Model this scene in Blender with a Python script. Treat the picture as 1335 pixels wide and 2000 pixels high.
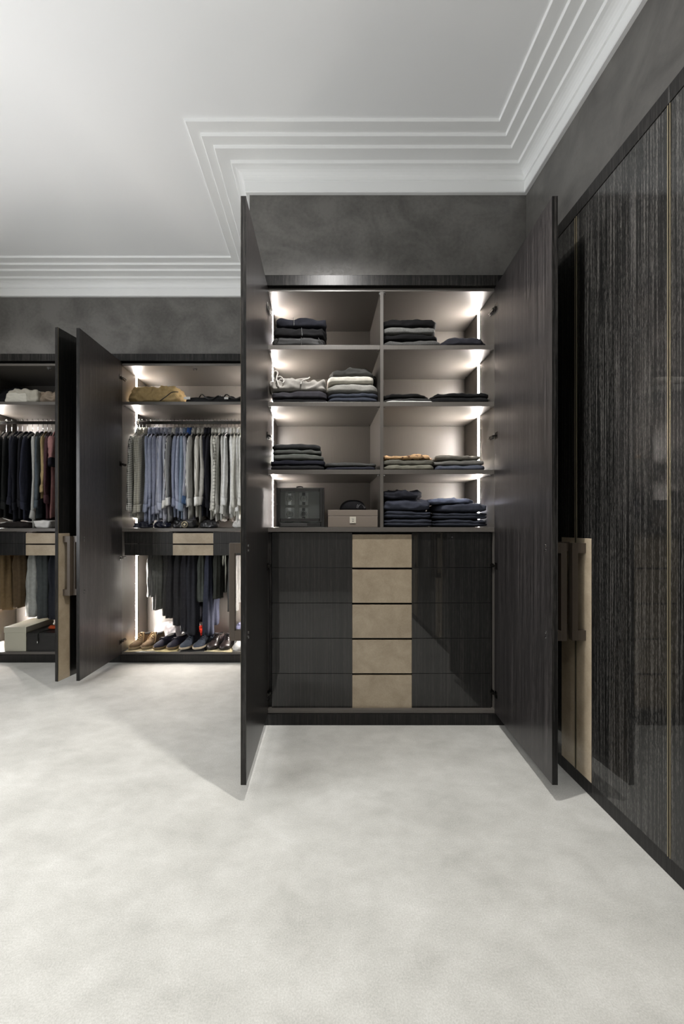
import bpy, bmesh, math, random
from mathutils import Vector, Matrix, noise

for o in list(bpy.data.objects):
    bpy.data.objects.remove(o, do_unlink=True)
sc = bpy.context.scene
C = sc.collection
R = math.radians

# ------------------------------------------------------------------ camera
FPX = 785.0                                   # focal length in pixels of the 1335 x 2000 frame
cam_d = bpy.data.cameras.new('camera')
cam = bpy.data.objects.new('camera', cam_d)
C.objects.link(cam)
cam.location = (0, 0, 1.2)
cam.rotation_euler = (R(90), 0, 0)
cam_d.sensor_fit = 'VERTICAL'
cam_d.sensor_height = 36.0
cam_d.lens = FPX / 2000.0 * 36.0
cam_d.shift_x = 41.5 / 2000.0
cam_d.shift_y = 26.0 / 2000.0
cam_d.clip_start = 0.02
sc.camera = cam

# ------------------------------------------------------------------ world, daylight, exposure
w = bpy.data.worlds.new('world')
sc.world = w
w.use_nodes = True
w.node_tree.nodes['Background'].inputs[0].default_value = (0.75, 0.82, 1.0, 1)
w.node_tree.nodes['Background'].inputs[1].default_value = 1.0

DAY = bpy.data.lights.new('window_daylight', 'AREA')      # daylight entering by the window behind on the left
DAY.shape = 'RECTANGLE'
DAY.size, DAY.size_y = 2.1, 1.7
DAY.energy = 104
DAY.color = (0.98, 0.99, 1.0)
day = bpy.data.objects.new('window_daylight', DAY)
C.objects.link(day)
day.location = (-3.40, 0.40, 1.65)
day.rotation_euler = (R(90), 0, R(-90))

LAMP_W = 56.0          # watts of one recessed ceiling lamp
LED_E = 230.0           # emission of the wardrobe light strips
sc.view_settings.view_transform = 'Standard'
sc.view_settings.look = 'None'
sc.view_settings.gamma = 1.0
sc.view_settings.use_curve_mapping = False
sc.view_settings.exposure = 0.38
sc.cycles.use_denoising = True
sc.cycles.max_bounces = 8
sc.cycles.diffuse_bounces = 5
sc.cycles.glossy_bounces = 4
sc.cycles.sample_clamp_indirect = 6.0
sc.cycles.caustics_reflective = False
sc.cycles.caustics_refractive = False

# ------------------------------------------------------------------ dimensions (metres)
YP = 2.403             # front plane of the middle wardrobe
YP2 = 3.505            # front plane of the two set-back wardrobes
XP = 1.183             # front plane of the right-hand wardrobes
WX, WY, WY2, WXL = 1.262, 2.47, 3.578, -3.36   # plaster wall faces
XJ = -0.437            # corner where the wall steps back
YB = -2.4              # wall behind the camera
ZC = 3.398             # ceiling
DOOR_Z0, DOOR_Z1 = 0.072, 2.630
HEAD_Z0, HEAD_Z1 = 2.635, 2.697

# ------------------------------------------------------------------ materials
def lin(c):
    return tuple(((v / 255) / 12.92 if v / 255 <= 0.04045 else (((v / 255) + 0.055) / 1.055) ** 2.4) for v in c) + (1,)

def new_mat(name):
    m = bpy.data.materials.new(name)
    m.use_nodes = True
    nt = m.node_tree
    return m, nt, nt.nodes['Principled BSDF']

def node(nt, t, **kw):
    n = nt.nodes.new(t)
    for k, v in kw.items():
        setattr(n, k, v)
    return n

def coords(nt, scale, kind='Object'):
    tc = node(nt, 'ShaderNodeTexCoord')
    mp = node(nt, 'ShaderNodeMapping')
    mp.inputs['Scale'].default_value = scale
    nt.links.new(tc.outputs[kind], mp.inputs[0])
    return mp.outputs[0]

def noise_tex(nt, vec, scale=1.0, detail=3.0, rough=0.5, dist=0.0):
    n = node(nt, 'ShaderNodeTexNoise')
    n.inputs['Scale'].default_value = scale
    n.inputs['Detail'].default_value = detail
    n.inputs['Roughness'].default_value = rough
    n.inputs['Distortion'].default_value = dist
    if vec is not None:
        nt.links.new(vec, n.inputs['Vector'])
    return n.outputs[0]

def ramp(nt, fac, stops):
    r = node(nt, 'ShaderNodeValToRGB')
    e = r.color_ramp.elements
    while len(e) < len(stops):
        e.new(0.5)
    for el, (p, c) in zip(e, stops):
        el.position = p
        el.color = c
    nt.links.new(fac, r.inputs[0])
    return r.outputs[0]

def bump(nt, h, bsdf, strength, dist):
    b = node(nt, 'ShaderNodeBump')
    b.inputs['Strength'].default_value = strength
    b.inputs['Distance'].default_value = dist
    nt.links.new(h, b.inputs['Height'])
    nt.links.new(b.outputs[0], bsdf.inputs['Normal'])

def math_n(nt, op, a, b=None):
    n = node(nt, 'ShaderNodeMath', operation=op)
    for i, v in enumerate((a, b)):
        if v is None:
            continue
        if isinstance(v, (int, float)):
            n.inputs[i].default_value = v
        else:
            nt.links.new(v, n.inputs[i])
    return n.outputs[0]

def mix_col(nt, fac, a, b):
    n = node(nt, 'ShaderNodeMix', data_type='RGBA')
    nt.links.new(fac, n.inputs[0])
    for i, v in ((6, a), (7, b)):
        if isinstance(v, tuple):
            n.inputs[i].default_value = v
        else:
            nt.links.new(v, n.inputs[i])
    return n.outputs[2]

def plain(name, rgb, rough=0.5, metal=0.0, spec=0.5, coat=0.0):
    m, nt, b = new_mat(name)
    b.inputs['Base Color'].default_value = lin(rgb)
    b.inputs['Roughness'].default_value = rough
    b.inputs['Metallic'].default_value = metal
    b.inputs['Specular IOR Level'].default_value = spec
    b.inputs['Coat Weight'].default_value = coat
    b.inputs['Coat Roughness'].default_value = 0.04
    return m

def wood(name, dark, mid, light, rough, coat, coat_rough=0.03, k=0.11, f1=150.0, f2=420.0, low=0.0, spec=0.25, z2=16.0):
    """dark straight-grained veneer, grain running up"""
    m, nt, b = new_mat(name)
    n1 = noise_tex(nt, coords(nt, (f1, f1, 1.5)), 1.0, 2.0, 0.6)
    n2 = noise_tex(nt, coords(nt, (f2, f2, z2)), 1.0, 3.0, 0.7)
    s = math_n(nt, 'ADD', math_n(nt, 'MULTIPLY', n1, 0.5), math_n(nt, 'MULTIPLY', n2, 0.5))
    if low:
        n3 = noise_tex(nt, coords(nt, (28, 28, 0.6)), 1.0, 2.0, 0.5)
        s = math_n(nt, 'ADD', math_n(nt, 'MULTIPLY', s, 1 - low), math_n(nt, 'MULTIPLY', n3, low))
    col = ramp(nt, s, [(0.5 - k, lin(dark)), (0.5, lin(mid)), (0.5 + k, lin(light))])
    nt.links.new(col, b.inputs['Base Color'])
    b.inputs['Roughness'].default_value = rough
    b.inputs['Coat Weight'].default_value = coat
    b.inputs['Coat Roughness'].default_value = coat_rough
    b.inputs['Specular IOR Level'].default_value = spec
    bump(nt, s, b, 0.10, 0.002)
    return m

M = {}
M['wood_gloss'] = wood('wood_gloss', (10, 10, 10), (19, 19, 18), (44, 42, 40), 0.42, 1.0, 0.015, 0.12)
M['wood_sparkle'] = wood('wood_sparkle', (10, 10, 10), (17, 17, 16), (78, 76, 73), 0.40, 1.0, 0.015, 0.13, 240.0, 520.0, 0.0, 0.15, 60.0)
M['wood_satin'] = wood('wood_satin', (18, 17, 17), (35, 33, 33), (76, 72, 71), 0.29, 0.0, 0.03, 0.12, 220.0, 520.0, 0.10, 0.5)
M['wood_edge'] = wood('wood_edge', (12, 12, 12), (24, 23, 22), (54, 52, 50), 0.32, 0.0, 0.03, 0.12, 110.0, 300.0)

def make_carpet():
    m, nt, b = new_mat('carpet')
    big = noise_tex(nt, coords(nt, (3.0, 4.5, 1)), 1.0, 5.0, 0.55, 0.25)
    mid = noise_tex(nt, coords(nt, (9, 12, 9)), 1.0, 6.0, 0.65, 0.2)
    fine = noise_tex(nt, coords(nt, (210, 210, 210)), 1.0, 3.0, 0.8)
    s = math_n(nt, 'ADD', math_n(nt, 'MULTIPLY', big, 0.38), math_n(nt, 'MULTIPLY', mid, 0.30))  # clouds of pile-direction shading, put into the carpet colour
    s = math_n(nt, 'ADD', s, math_n(nt, 'MULTIPLY', fine, 0.60))
    c = ramp(nt, s, [(0.38, lin((156, 155, 149))), (0.64, lin((189, 188, 182))), (0.90, lin((218, 217, 212)))])
    nt.links.new(c, b.inputs['Base Color'])
    b.inputs['Roughness'].default_value = 0.95
    b.inputs['Specular IOR Level'].default_value = 0.1
    b.inputs['Sheen Weight'].default_value = 0.1
    bump(nt, fine, b, 0.22, 0.003)
    return m
M['carpet'] = make_carpet()

def make_plaster():
    m, nt, b = new_mat('polished_plaster')
    n1 = noise_tex(nt, coords(nt, (3.2, 3.2, 3.2)), 1.0, 5.0, 0.6, 1.2)
    vo = node(nt, 'ShaderNodeTexVoronoi')
    vo.inputs['Scale'].default_value = 1.0
    nt.links.new(coords(nt, (6.5, 6.5, 6.5)), vo.inputs['Vector'])
    n2 = noise_tex(nt, coords(nt, (45, 45, 45)), 1.0, 4.0, 0.65)
    s = math_n(nt, 'ADD', math_n(nt, 'MULTIPLY', n1, 0.6), math_n(nt, 'MULTIPLY', n2, 0.3))
    s = math_n(nt, 'ADD', s, math_n(nt, 'MULTIPLY', vo.outputs['Distance'], 0.12))
    c = ramp(nt, s, [(0.36, lin((80, 78, 75))), (0.6, lin((108, 106, 102)))])
    nt.links.new(c, b.inputs['Base Color'])
    r = ramp(nt, n2, [(0.3, (0.38, 0.38, 0.38, 1)), (0.7, (0.55, 0.55, 0.55, 1))])
    nt.links.new(r, b.inputs['Roughness'])
    bump(nt, n2, b, 0.10, 0.004)
    return m
M['plaster'] = make_plaster()

def make_laminate():
    m, nt, b = new_mat('taupe_laminate')
    n1 = noise_tex(nt, coords(nt, (300, 300, 8)), 1.0, 3.0, 0.6)
    c = ramp(nt, n1, [(0.3, lin((87, 83, 79))), (0.7, lin((92, 88, 83)))])
    nt.links.new(c, b.inputs['Base Color'])
    b.inputs['Roughness'].default_value = 0.37
    return m
M['laminate'] = make_laminate()

def make_leather():
    m, nt, b = new_mat('beige_leather')
    n1 = noise_tex(nt, coords(nt, (9, 9, 9)), 1.0, 5.0, 0.6, 0.5)
    n2 = noise_tex(nt, coords(nt, (120, 120, 120)), 1.0, 3.0, 0.6)
    s = math_n(nt, 'ADD', math_n(nt, 'MULTIPLY', n1, 0.7), math_n(nt, 'MULTIPLY', n2, 0.3))
    c = ramp(nt, s, [(0.35, lin((148, 134, 113))), (0.65, lin((172, 158, 136)))])
    nt.links.new(c, b.inputs['Base Color'])
    b.inputs['Roughness'].default_value = 0.30
    b.inputs['Coat Weight'].default_value = 0.25
    b.inputs['Coat Roughness'].default_value = 0.08
    bump(nt, n2, b, 0.08, 0.001)
    return m
M['leather'] = make_leather()
M['paint'] = plain('white_paint', (243, 244, 244), 0.55, 0, 0.3)
M['paint_gloss'] = plain('white_trim_paint', (238, 239, 238), 0.5, 0, 0.3)
M['grey_paint'] = plain('grey_paint', (150, 148, 144), 0.6, 0, 0.3)
M['bronze'] = plain('bronze', (150, 140, 116), 0.35, 0.6)
M['handle'] = plain('dark_bronze_leather', (66, 58, 50), 0.38)
M['chrome'] = plain('chrome', (205, 205, 205), 0.15, 1.0)
M['steel'] = plain('dark_steel', (70, 68, 66), 0.25, 1.0)
M['black'] = plain('black_plastic', (16, 16, 16), 0.35)
M['plinth'] = wood('wood_plinth', (12, 12, 12), (22, 21, 21), (42, 40, 38), 0.4, 0.15, 0.08, 0.12)

def emit(name, rgb, e):
    m, nt, b = new_mat(name)
    b.inputs['Base Color'].default_value = (0.8, 0.8, 0.8, 1)
    b.inputs['Emission Color'].default_value = rgb
    b.inputs['Emission Strength'].default_value = e
    return m
M['led'] = emit('led_diffuser', (1.0, 0.92, 0.86, 1), LED_E)
M['lamp'] = emit('lamp_glow', (1.0, 0.95, 0.88, 1), 12.0)

_fab = {}
def fab(rgb, pattern=None, rgb2=(240, 240, 235), size=0.012, rough=0.9, weave=900):
    key = (rgb, pattern, rgb2, size, rough, weave)
    if key in _fab:
        return _fab[key]
    m, nt, b = new_mat('fabric')
    n = noise_tex(nt, coords(nt, (40, 40, 40)), 1.0, 4.0, 0.6)
    wv = noise_tex(nt, coords(nt, (weave, weave, weave)), 1.0, 2.0, 0.5)
    lo = tuple(v * 0.86 for v in lin(rgb)[:3]) + (1,)
    hi = tuple(min(1, v * 1.12) for v in lin(rgb)[:3]) + (1,)
    c = ramp(nt, n, [(0.3, lo), (0.7, hi)])
    if pattern in ('check', 'stripe', 'grid'):
        tc = node(nt, 'ShaderNodeTexCoord')
        sep = node(nt, 'ShaderNodeSeparateXYZ')
        nt.links.new(tc.outputs['Object'], sep.inputs[0])
        def bands(out, duty):
            f = math_n(nt, 'FRACT', math_n(nt, 'MULTIPLY', out, 1.0 / size))
            return math_n(nt, 'LESS_THAN', f, duty)
        if pattern == 'stripe':
            f = bands(math_n(nt, 'ADD', math_n(nt, 'MULTIPLY', sep.outputs[1], 0.75), math_n(nt, 'MULTIPLY', sep.outputs[0], 1.25)), 0.4)
        elif pattern == 'check':
            f = math_n(nt, 'MULTIPLY', math_n(nt, 'ADD', bands(math_n(nt, 'ADD', sep.outputs[1], sep.outputs[0]), 0.5), bands(sep.outputs[2], 0.5)), 0.5)
        else:
            f = math_n(nt, 'MAXIMUM', bands(math_n(nt, 'ADD', sep.outputs[1], sep.outputs[0]), 0.16), bands(sep.outputs[2], 0.16))
        c = mix_col(nt, f, c, lin(rgb2))
    if pattern == 'marl':
        n3 = noise_tex(nt, coords(nt, (480, 480, 480)), 1.0, 2.0, 0.7)
        c = mix_col(nt, ramp(nt, n3, [(0.45, (0, 0, 0, 1)), (0.6, (1, 1, 1, 1))]), c, lin(rgb2))
    if pattern == 'print':
        n3 = noise_tex(nt, coords(nt, (38, 38, 38)), 1.0, 2.0, 0.5)
        c = mix_col(nt, ramp(nt, n3, [(0.56, (0, 0, 0, 1)), (0.60, (1, 1, 1, 1))]), c, lin(rgb2))
    nt.links.new(c, b.inputs['Base Color'])
    b.inputs['Roughness'].default_value = rough
    b.inputs['Specular IOR Level'].default_value = 0.2
    bump(nt, wv, b, 0.3, 0.0015)
    _fab[key] = m
    return m

# ------------------------------------------------------------------ object helpers
def props(o, label=None, cat=None, group=None, kind=None):
    if label: o['label'] = label
    if cat: o['category'] = cat
    if group: o['group'] = group
    if kind: o['kind'] = kind
    return o

def empty(name, loc=(0, 0, 0), rz=0.0, label=None, cat=None, group=None):
    o = bpy.data.objects.new(name, None)
    C.objects.link(o)
    o.location = loc
    o.rotation_euler = (0, 0, rz)
    o.empty_display_size = 0.05
    return props(o, label, cat, group)

class MB:
    """collects shapes into one mesh"""
    def __init__(self):
        self.v, self.f, self.m = [], [], []
    def add(self, verts, faces, mi=0):
        n = len(self.v)
        self.v += [tuple(p) for p in verts]
        self.f += [tuple(i + n for i in f) for f in faces]
        self.m += [mi] * len(faces)
        return self
    def box(self, x0, x1, y0, y1, z0, z1, mi=0, front=None):
        vs = [(x0, y0, z0), (x1, y0, z0), (x1, y1, z0), (x0, y1, z0), (x0, y0, z1), (x1, y0, z1), (x1, y1, z1), (x0, y1, z1)]
        fs = [(0, 3, 2, 1), (4, 5, 6, 7), (0, 1, 5, 4), (1, 2, 6, 5), (2, 3, 7, 6), (3, 0, 4, 7)]
        self.add(vs, fs, mi)
        if front is not None:
            self.m[-4] = front
        return self
    def tube(self, pts, r, n=8, mi=0, caps=True, sub=1):
        pts = [Vector(p) for p in pts]
        if sub > 1 and len(pts) > 3:
            out = []
            for i in range(len(pts) - 1):
                p0, p1, p2, p3 = pts[max(i - 1, 0)], pts[i], pts[i + 1], pts[min(i + 2, len(pts) - 1)]
                for k in range(sub):
                    q = k / sub
                    out.append(0.5 * ((2 * p1) + (p2 - p0) * q + (2 * p0 - 5 * p1 + 4 * p2 - p3) * q * q + (3 * p1 - p0 - 3 * p2 + p3) * q ** 3))
            pts = out + [pts[-1]]
        rings = []
        for i, p in enumerate(pts):
            d = (pts[min(i + 1, len(pts) - 1)] - pts[max(i - 1, 0)]).normalized()
            a = Vector((0, 0, 1)) if abs(d.z) < 0.9 else Vector((1, 0, 0))
            u = d.cross(a).normalized()
            w_ = d.cross(u).normalized()
            rr = r[i] if isinstance(r, (list, tuple)) else r
            rings.append([p + (u * math.cos(2 * math.pi * k / n) + w_ * math.sin(2 * math.pi * k / n)) * rr for k in range(n)])
        vs = [q for rg in rings for q in rg]
        fs = []
        for i in range(len(pts) - 1):
            for k in range(n):
                fs.append((i * n + k, i * n + (k + 1) % n, (i + 1) * n + (k + 1) % n, (i + 1) * n + k))
        if caps:
            fs.append(tuple(range(n))[::-1])
            fs.append(tuple((len(pts) - 1) * n + k for k in range(n)))
        return self.add(vs, fs, mi)
    def loft(self, rings, mi=0, cap0=True, cap1=True):
        n = len(rings[0])
        vs = [q for rg in rings for q in rg]
        fs = []
        for i in range(len(rings) - 1):
            for k in range(n):
                fs.append((i * n + k, i * n + (k + 1) % n, (i + 1) * n + (k + 1) % n, (i + 1) * n + k))
        if cap0: fs.append(tuple(range(n))[::-1])
        if cap1: fs.append(tuple((len(rings) - 1) * n + k for k in range(n)))
        return self.add(vs, fs, mi)
    def build(self, name, mat, parent=None, smooth=False, bevel=0.0, recalc=True):
        me = bpy.data.meshes.new(name)
        me.from_pydata(self.v, [], self.f)
        mats = mat if isinstance(mat, (list, tuple)) else [mat]
        for mm in mats:
            me.materials.append(mm)
        me.polygons.foreach_set('material_index', self.m)
        if recalc or bevel:
            bm = bmesh.new()
            bm.from_mesh(me)
            bmesh.ops.recalc_face_normals(bm, faces=bm.faces)
            if bevel:
                es = [e for e in bm.edges if len(e.link_faces) == 2 and e.calc_face_angle(0) > 0.6]
                bmesh.ops.bevel(bm, geom=es, offset=bevel, segments=2, profile=0.6, affect='EDGES', clamp_overlap=True)
            bm.to_mesh(me)
            bm.free()
        if smooth:
            me.polygons.foreach_set('use_smooth', [True] * len(me.polygons))
        me.update()
        o = bpy.data.objects.new(name, me)
        C.objects.link(o)
        if parent is not None:
            o.parent = parent
        return o

def bx(name, mat, parent, x0, x1, y0, y1, z0, z1, bevel=0.0):
    return MB().box(x0, x1, y0, y1, z0, z1).build(name, mat, parent, bevel=bevel)

def struct(o):
    o['kind'] = 'structure'
    return o

# ------------------------------------------------------------------ room shell
struct(bx('floor', M['carpet'], None, WXL - 0.2, WX + 0.5, YB - 0.2, WY2 + 0.6, -0.1, 0.0))
struct(bx('ceiling', M['paint'], None, WXL - 0.2, WX + 0.5, YB - 0.2, WY2 + 0.6, ZC, ZC + 0.1))
# walls stand clear of the cabinets: above, beside and behind them
b = MB()
b.box(XJ, WX + 0.02, WY, 3.0, HEAD_Z1 - 0.045, ZC)
b.box(XJ, -0.345, WY, WY2 + 0.02, 0, HEAD_Z1 - 0.045)
b.box(XJ, WX + 0.5, 3.0, 3.1, 0, ZC)
b.box(XJ, -0.345, 2.9, WY2 + 0.02, HEAD_Z1 - 0.045, ZC)
struct(b.build('wall_back', M['plaster']))
b = MB()
b.box(WXL, XJ, WY2, 4.08, HEAD_Z1 - 0.045, ZC)
b.box(WXL, XJ + 0.1, 4.08, 4.16, 0, ZC)
struct(b.build('wall_recess', M['plaster']))
struct(bx('wall_right', M['plaster'], None, WX, WX + 0.46, YB, WY + 0.02, HEAD_Z1 + 0.0005, ZC))
struct(bx('wall_right', M['plaster'], None, WX + 0.36, WX + 0.46, YB, 3.0, 0, HEAD_Z1))
b = MB()                                            # wall with the window
b.box(WXL - 0.1, WXL, YB, -0.65, 0, ZC)
b.box(WXL - 0.1, WXL, 1.45, 4.16, 0, ZC)
b.box(WXL - 0.1, WXL, -0.65, 1.45, 0, 0.85)
b.box(WXL - 0.1, WXL, -0.65, 1.45, 2.45, ZC)
struct(b.build('wall_left', M['grey_paint']))
win = MB()
win.box(WXL - 0.08, WXL + 0.012, -0.65, -0.59, 0.85, 2.45).box(WXL - 0.08, WXL + 0.012, 1.39, 1.45, 0.85, 2.45)
win.box(WXL - 0.08, WXL + 0.012, -0.59, 1.39, 0.85, 0.91).box(WXL - 0.08, WXL + 0.012, -0.59, 1.39, 2.39, 2.45)
win.box(WXL - 0.07, WXL - 0.01, 0.375, 0.425, 0.91, 2.39)
struct(win.build('window_1', M['paint_gloss']))
struct(bx('wall_rear', M['grey_paint'], None, WXL, WX + 0.4, YB - 0.1, YB, 0, ZC))

# stepped cornice, swept round the room with mitred corners
path = [(WX, YB), (WX, WY), (XJ, WY), (XJ, WY2), (WXL, WY2), (WXL, YB)]
prof = [(-0.01, 3.229), (0.020, 3.229), (0.024, 3.233), (0.024, 3.288), (0.020, 3.292), (0.020, 3.296), (0.030, 3.298)]
for k in range(7):
    a = k / 6 * math.pi / 2
    prof.append((0.030 + 0.059 * (1 - math.cos(a)), 3.298 + 0.044 * math.sin(a)))
def riser(d, z0, z1):
    return [(d, z0), (d + 0.002, z0 + 0.003), (d + 0.004, z1 - 0.002), (d + 0.006, z1)]
prof += riser(0.091, 3.342, 3.357) + riser(0.170, 3.357, 3.371) + riser(0.228, 3.371, 3.385) + riser(0.295, 3.385, 3.399)
def mitre(i, d):
    n = len(path)
    p0, p1, p2 = Vector(path[i - 1]), Vector(path[i]), Vector(path[(i + 1) % n])
    d1, d2 = (p1 - p0).normalized(), (p2 - p1).normalized()
    n1, n2 = Vector((-d1.y, d1.x)), Vector((-d2.y, d2.x))
    return p1 + (n1 + n2) * d / (1 + n1.dot(n2))
b = MB()
npf = len(prof)
vs, fs = [], []
for i in range(len(path)):
    for d, z in prof:
        q = mitre(i, d)
        vs.append((q.x, q.y, z))
for i in range(len(path)):
    j = (i + 1) % len(path)
    for k in range(npf - 1):
        fs.append((i * npf + k, j * npf + k, j * npf + k + 1, i * npf + k + 1))
b.add(vs, fs)
struct(b.build('trim_1', M['paint_gloss'], recalc=False))

# ------------------------------------------------------------------ recessed ceiling lamps (all outside the picture)
def downlight(x, y, label, power=1.0, tilt=(0, 0)):
    t = empty('recessed_downlight', (x, y, ZC), 0, label, 'ceiling light', 'recessed ceiling lamps')
    ring = []
    for r, z in ((0.036, -0.002), (0.040, -0.006), (0.050, -0.006), (0.052, -0.0005)):
        ring.append([(r * math.cos(a * math.pi / 12), r * math.sin(a * math.pi / 12), z) for a in range(24)])
    MB().loft(ring, cap0=False, cap1=False).build('bezel', M['paint_gloss'], t, smooth=True)
    MB().loft([[(0.036 * math.cos(a * math.pi / 12), 0.036 * math.sin(a * math.pi / 12), z) for a in range(24)] for z in (-0.003, -0.002)]).build('lens', M['lamp'], t)
    L = bpy.data.lights.new('downlight_beam', 'SPOT')
    L.energy = LAMP_W * power
    L.spot_size = R(130)
    L.spot_blend = 0.55
    L.shadow_soft_size = 0.025
    L.color = (1.0, 0.975, 0.95)
    lo = bpy.data.objects.new('downlight_beam', L)
    C.objects.link(lo)
    lo.parent = t
    lo.location = (0, 0, -0.015)
    lo.rotation_euler = (R(tilt[0]), R(tilt[1]), 0)
downlight(0.09, 1.40, 'recessed ceiling lamp before the middle wardrobe', 2.8)
downlight(-1.35, 1.05, 'recessed ceiling lamp before the shirt wardrobe', 0.35)
downlight(-2.75, 2.75, 'recessed ceiling lamp before the leftmost wardrobe', 0.35)
downlight(-2.75, 0.90, 'recessed ceiling lamp between window and wardrobes', 0.35)
downlight(0.09, -0.7, 'recessed ceiling lamp in the rear half of the room near the right wall')
downlight(-1.35, -0.7, 'recessed ceiling lamp in the rear half, mid room')

# ------------------------------------------------------------------ wardrobes
def make_door(t, hx, hy, width, hand, angle, name='door', outer='wood_gloss', z0=DOOR_Z0, z1=DOOR_Z1):
    """hand = 1: hinged on its left edge (extends to +x when shut); hand = -1: hinged on the right edge"""
    T = 0.022
    s = hand
    def B(mb, x0, x1, y0, y1, a, c, mi=0, front=None):
        xa, xb = sorted((s * x0, s * x1))
        return mb.box(xa, xb, y0, y1, a, c, mi, front)
    mb = MB()
    B(mb, 0.001, width, -T, 0.0, z0, z1, 1, 0)
    # material 0 outer gloss face, 1 inner face and edges
    mb.m[4] = 1
    d = mb.build(name, [M[outer], M['wood_satin']], t)
    d.location = (hx, hy, 0)
    d.rotation_euler = (0, 0, -s * R(angle))
    edge = MB()
    B(edge, width, width + 0.0022, -T - 0.0012, 0.0006, z0, z1)
    edge.build('edge_strip', M['wood_edge'], d)
    br = MB()
    B(br, width - 0.003, width, -T - 0.0022, -T + 0.0005, z0, z1)
    br.build('bronze_trim', M['bronze'], d)
    br = MB()
    B(br, 0.002, 0.005, -T - 0.0022, -T + 0.0005, z0, z1)
    br.build('bronze_trim', M['bronze'], d)
    lp = MB()
    B(lp, width - 0.104, width - 0.0045, -T - 0.0016, -T + 0.0005, z0 + 0.001, 1.142)
    lp.build('leather_panel', M['leather'], d, bevel=0.0006)
    h = MB()                                       # D-shaped pull handle
    cx, hw = width - 0.055, 0.015
    B(h, cx - hw, cx + hw, -T - 0.062, -T - 0.037, 0.686, 1.121)
    B(h, cx - hw, cx + hw, -T - 0.037, -T - 0.001, 1.076, 1.121)
    B(h, cx - hw, cx + hw, -T - 0.037, -T - 0.001, 0.686, 0.731)
    h.build('handle', M['handle'], d, bevel=0.0012)
    for z in (1.108, 1.088, 0.719, 0.699):
        sc_ = MB()
        ring = [[(s * cx + r * math.cos(k * math.pi / 5), y, z + r * math.sin(k * math.pi / 5)) for k in range(10)] for r, y in ((0.0062, -0.0005), (0.0062, 0.0016), (0.004, 0.0028))]
        sc_.loft(ring).build('screw', M['chrome'], d, smooth=False)
    return d

def hinge(t, x, y, z, s, angle=90):
    """concealed hinge: plate on the carcass side, arm and cup plate on the door; s = +1 at a left side"""
    mb = MB()
    mb.box(*sorted((x + s * 0.0005, x + s * 0.006)), y + 0.004, y + 0.055, z - 0.011, z + 0.011)
    mb.box(*sorted((x + s * 0.006, x + s * 0.017)), y - 0.012, y + 0.046, z - 0.007, z + 0.007)
    mb.box(*sorted((x + s * 0.0005, x + s * 0.012)), y - 0.030, y - 0.006, z - 0.007, z + 0.007)
    mb.box(*sorted((x + s * 0.0005, x + s * 0.004)), y - 0.050, y - 0.012, z - 0.020, z + 0.020)
    mb.build('hinge', M['steel'], t, bevel=0.0012)

def led(t, x, y, z0, z1, s):
    """light strip let into a side panel; s = direction the face looks"""
    ch = MB().box(*sorted((x - s * 0.002, x + s * 0.0012)), y - 0.0165, y + 0.0165, z0, z1).build('led_channel', M['chrome'], t)
    MB().box(*sorted((x + s * 0.0012, x + s * 0.0016)), y - 0.0140, y + 0.0140, z0 + 0.002, z1 - 0.002).build('led_diffuser', M['led'], ch)  # diffuser widened so its shape stands in for the strip's bloom

def catch(t, x, y, z):
    mb = MB()
    mb.box(x - 0.012, x + 0.026, y, y + 0.012, z - 0.006, z)
    mb.tube([(x - 0.006, y + 0.006, z - 0.006), (x - 0.006, y + 0.006, z - 0.016)], 0.005, 8)
    mb.tube([(x + 0.016, y + 0.004, z - 0.006), (x + 0.024, y - 0.004, z - 0.020)], 0.003, 6)
    mb.build('door_catch', M['chrome'], t)

def drawer(t, x0, x1, lx0, lx1, y, z0, z1, depth):
    """drawer front of two gloss veneer panels and a leather panel between them"""
    d = bx('drawer', M['black'], t, x0 + 0.006, x1 - 0.006, y + 0.012, y + depth, z0 + 0.008, z1 - 0.012)
    bx('veneer_panel', M['wood_gloss'], d, x0, lx0 - 0.0012, y, y + 0.018, z0 + 0.0012, z1 - 0.0012, 0.0008)
    bx('leather_panel', M['leather'], d, lx0, lx1, y - 0.001, y + 0.018, z0 + 0.001, z1 - 0.011, 0.001)
    bx('veneer_panel', M['wood_gloss'], d, lx1 + 0.0012, x1, y, y + 0.018, z0 + 0.0012, z1 - 0.0012, 0.0008)
    return d

def rail(t, x0, x1, y, z):
    mb = MB().box(x0 + 0.003, x1 - 0.003, y - 0.008, y + 0.008, z - 0.014, z + 0.014)
    mb.box(x0 + 0.0005, x0 + 0.006, y - 0.018, y + 0.018, z - 0.024, z + 0.020)
    mb.box(x1 - 0.006, x1 - 0.0005, y - 0.018, y + 0.018, z - 0.024, z + 0.020)
    mb.build('hanging_rail', M['steel'], t, bevel=0.002)

def carcass(t, xl, xr, yp, yb, hx0, hx1, top=2.611):
    yc = yp + 0.022
    L = M['laminate']
    bx('side_panel', L, t, xl - 0.019, xl, yc, yb, 0.068, top + 0.02)
    bx('side_panel', L, t, xr, xr + 0.019, yc, yb, 0.068, top + 0.02)
    bx('back_panel', L, t, xl, xr, yb - 0.008, yb, 0.090, top)
    bx('top_panel', L, t, xl, xr, yc, yb, top, top + 0.02)
    bx('base_panel', L, t, xl, xr, yc - 0.004, yb - 0.008, 0.068, 0.090, 0.001)
    bx('header', M['wood_edge'], t, hx0, hx1, yp, yp + 0.09, HEAD_Z0, HEAD_Z1, 0.0015)
    bx('plinth', M['plinth'], t, hx0, hx1, yp + 0.008, yp + 0.028, 0.0, 0.067, 0.001)
    return yc

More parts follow.
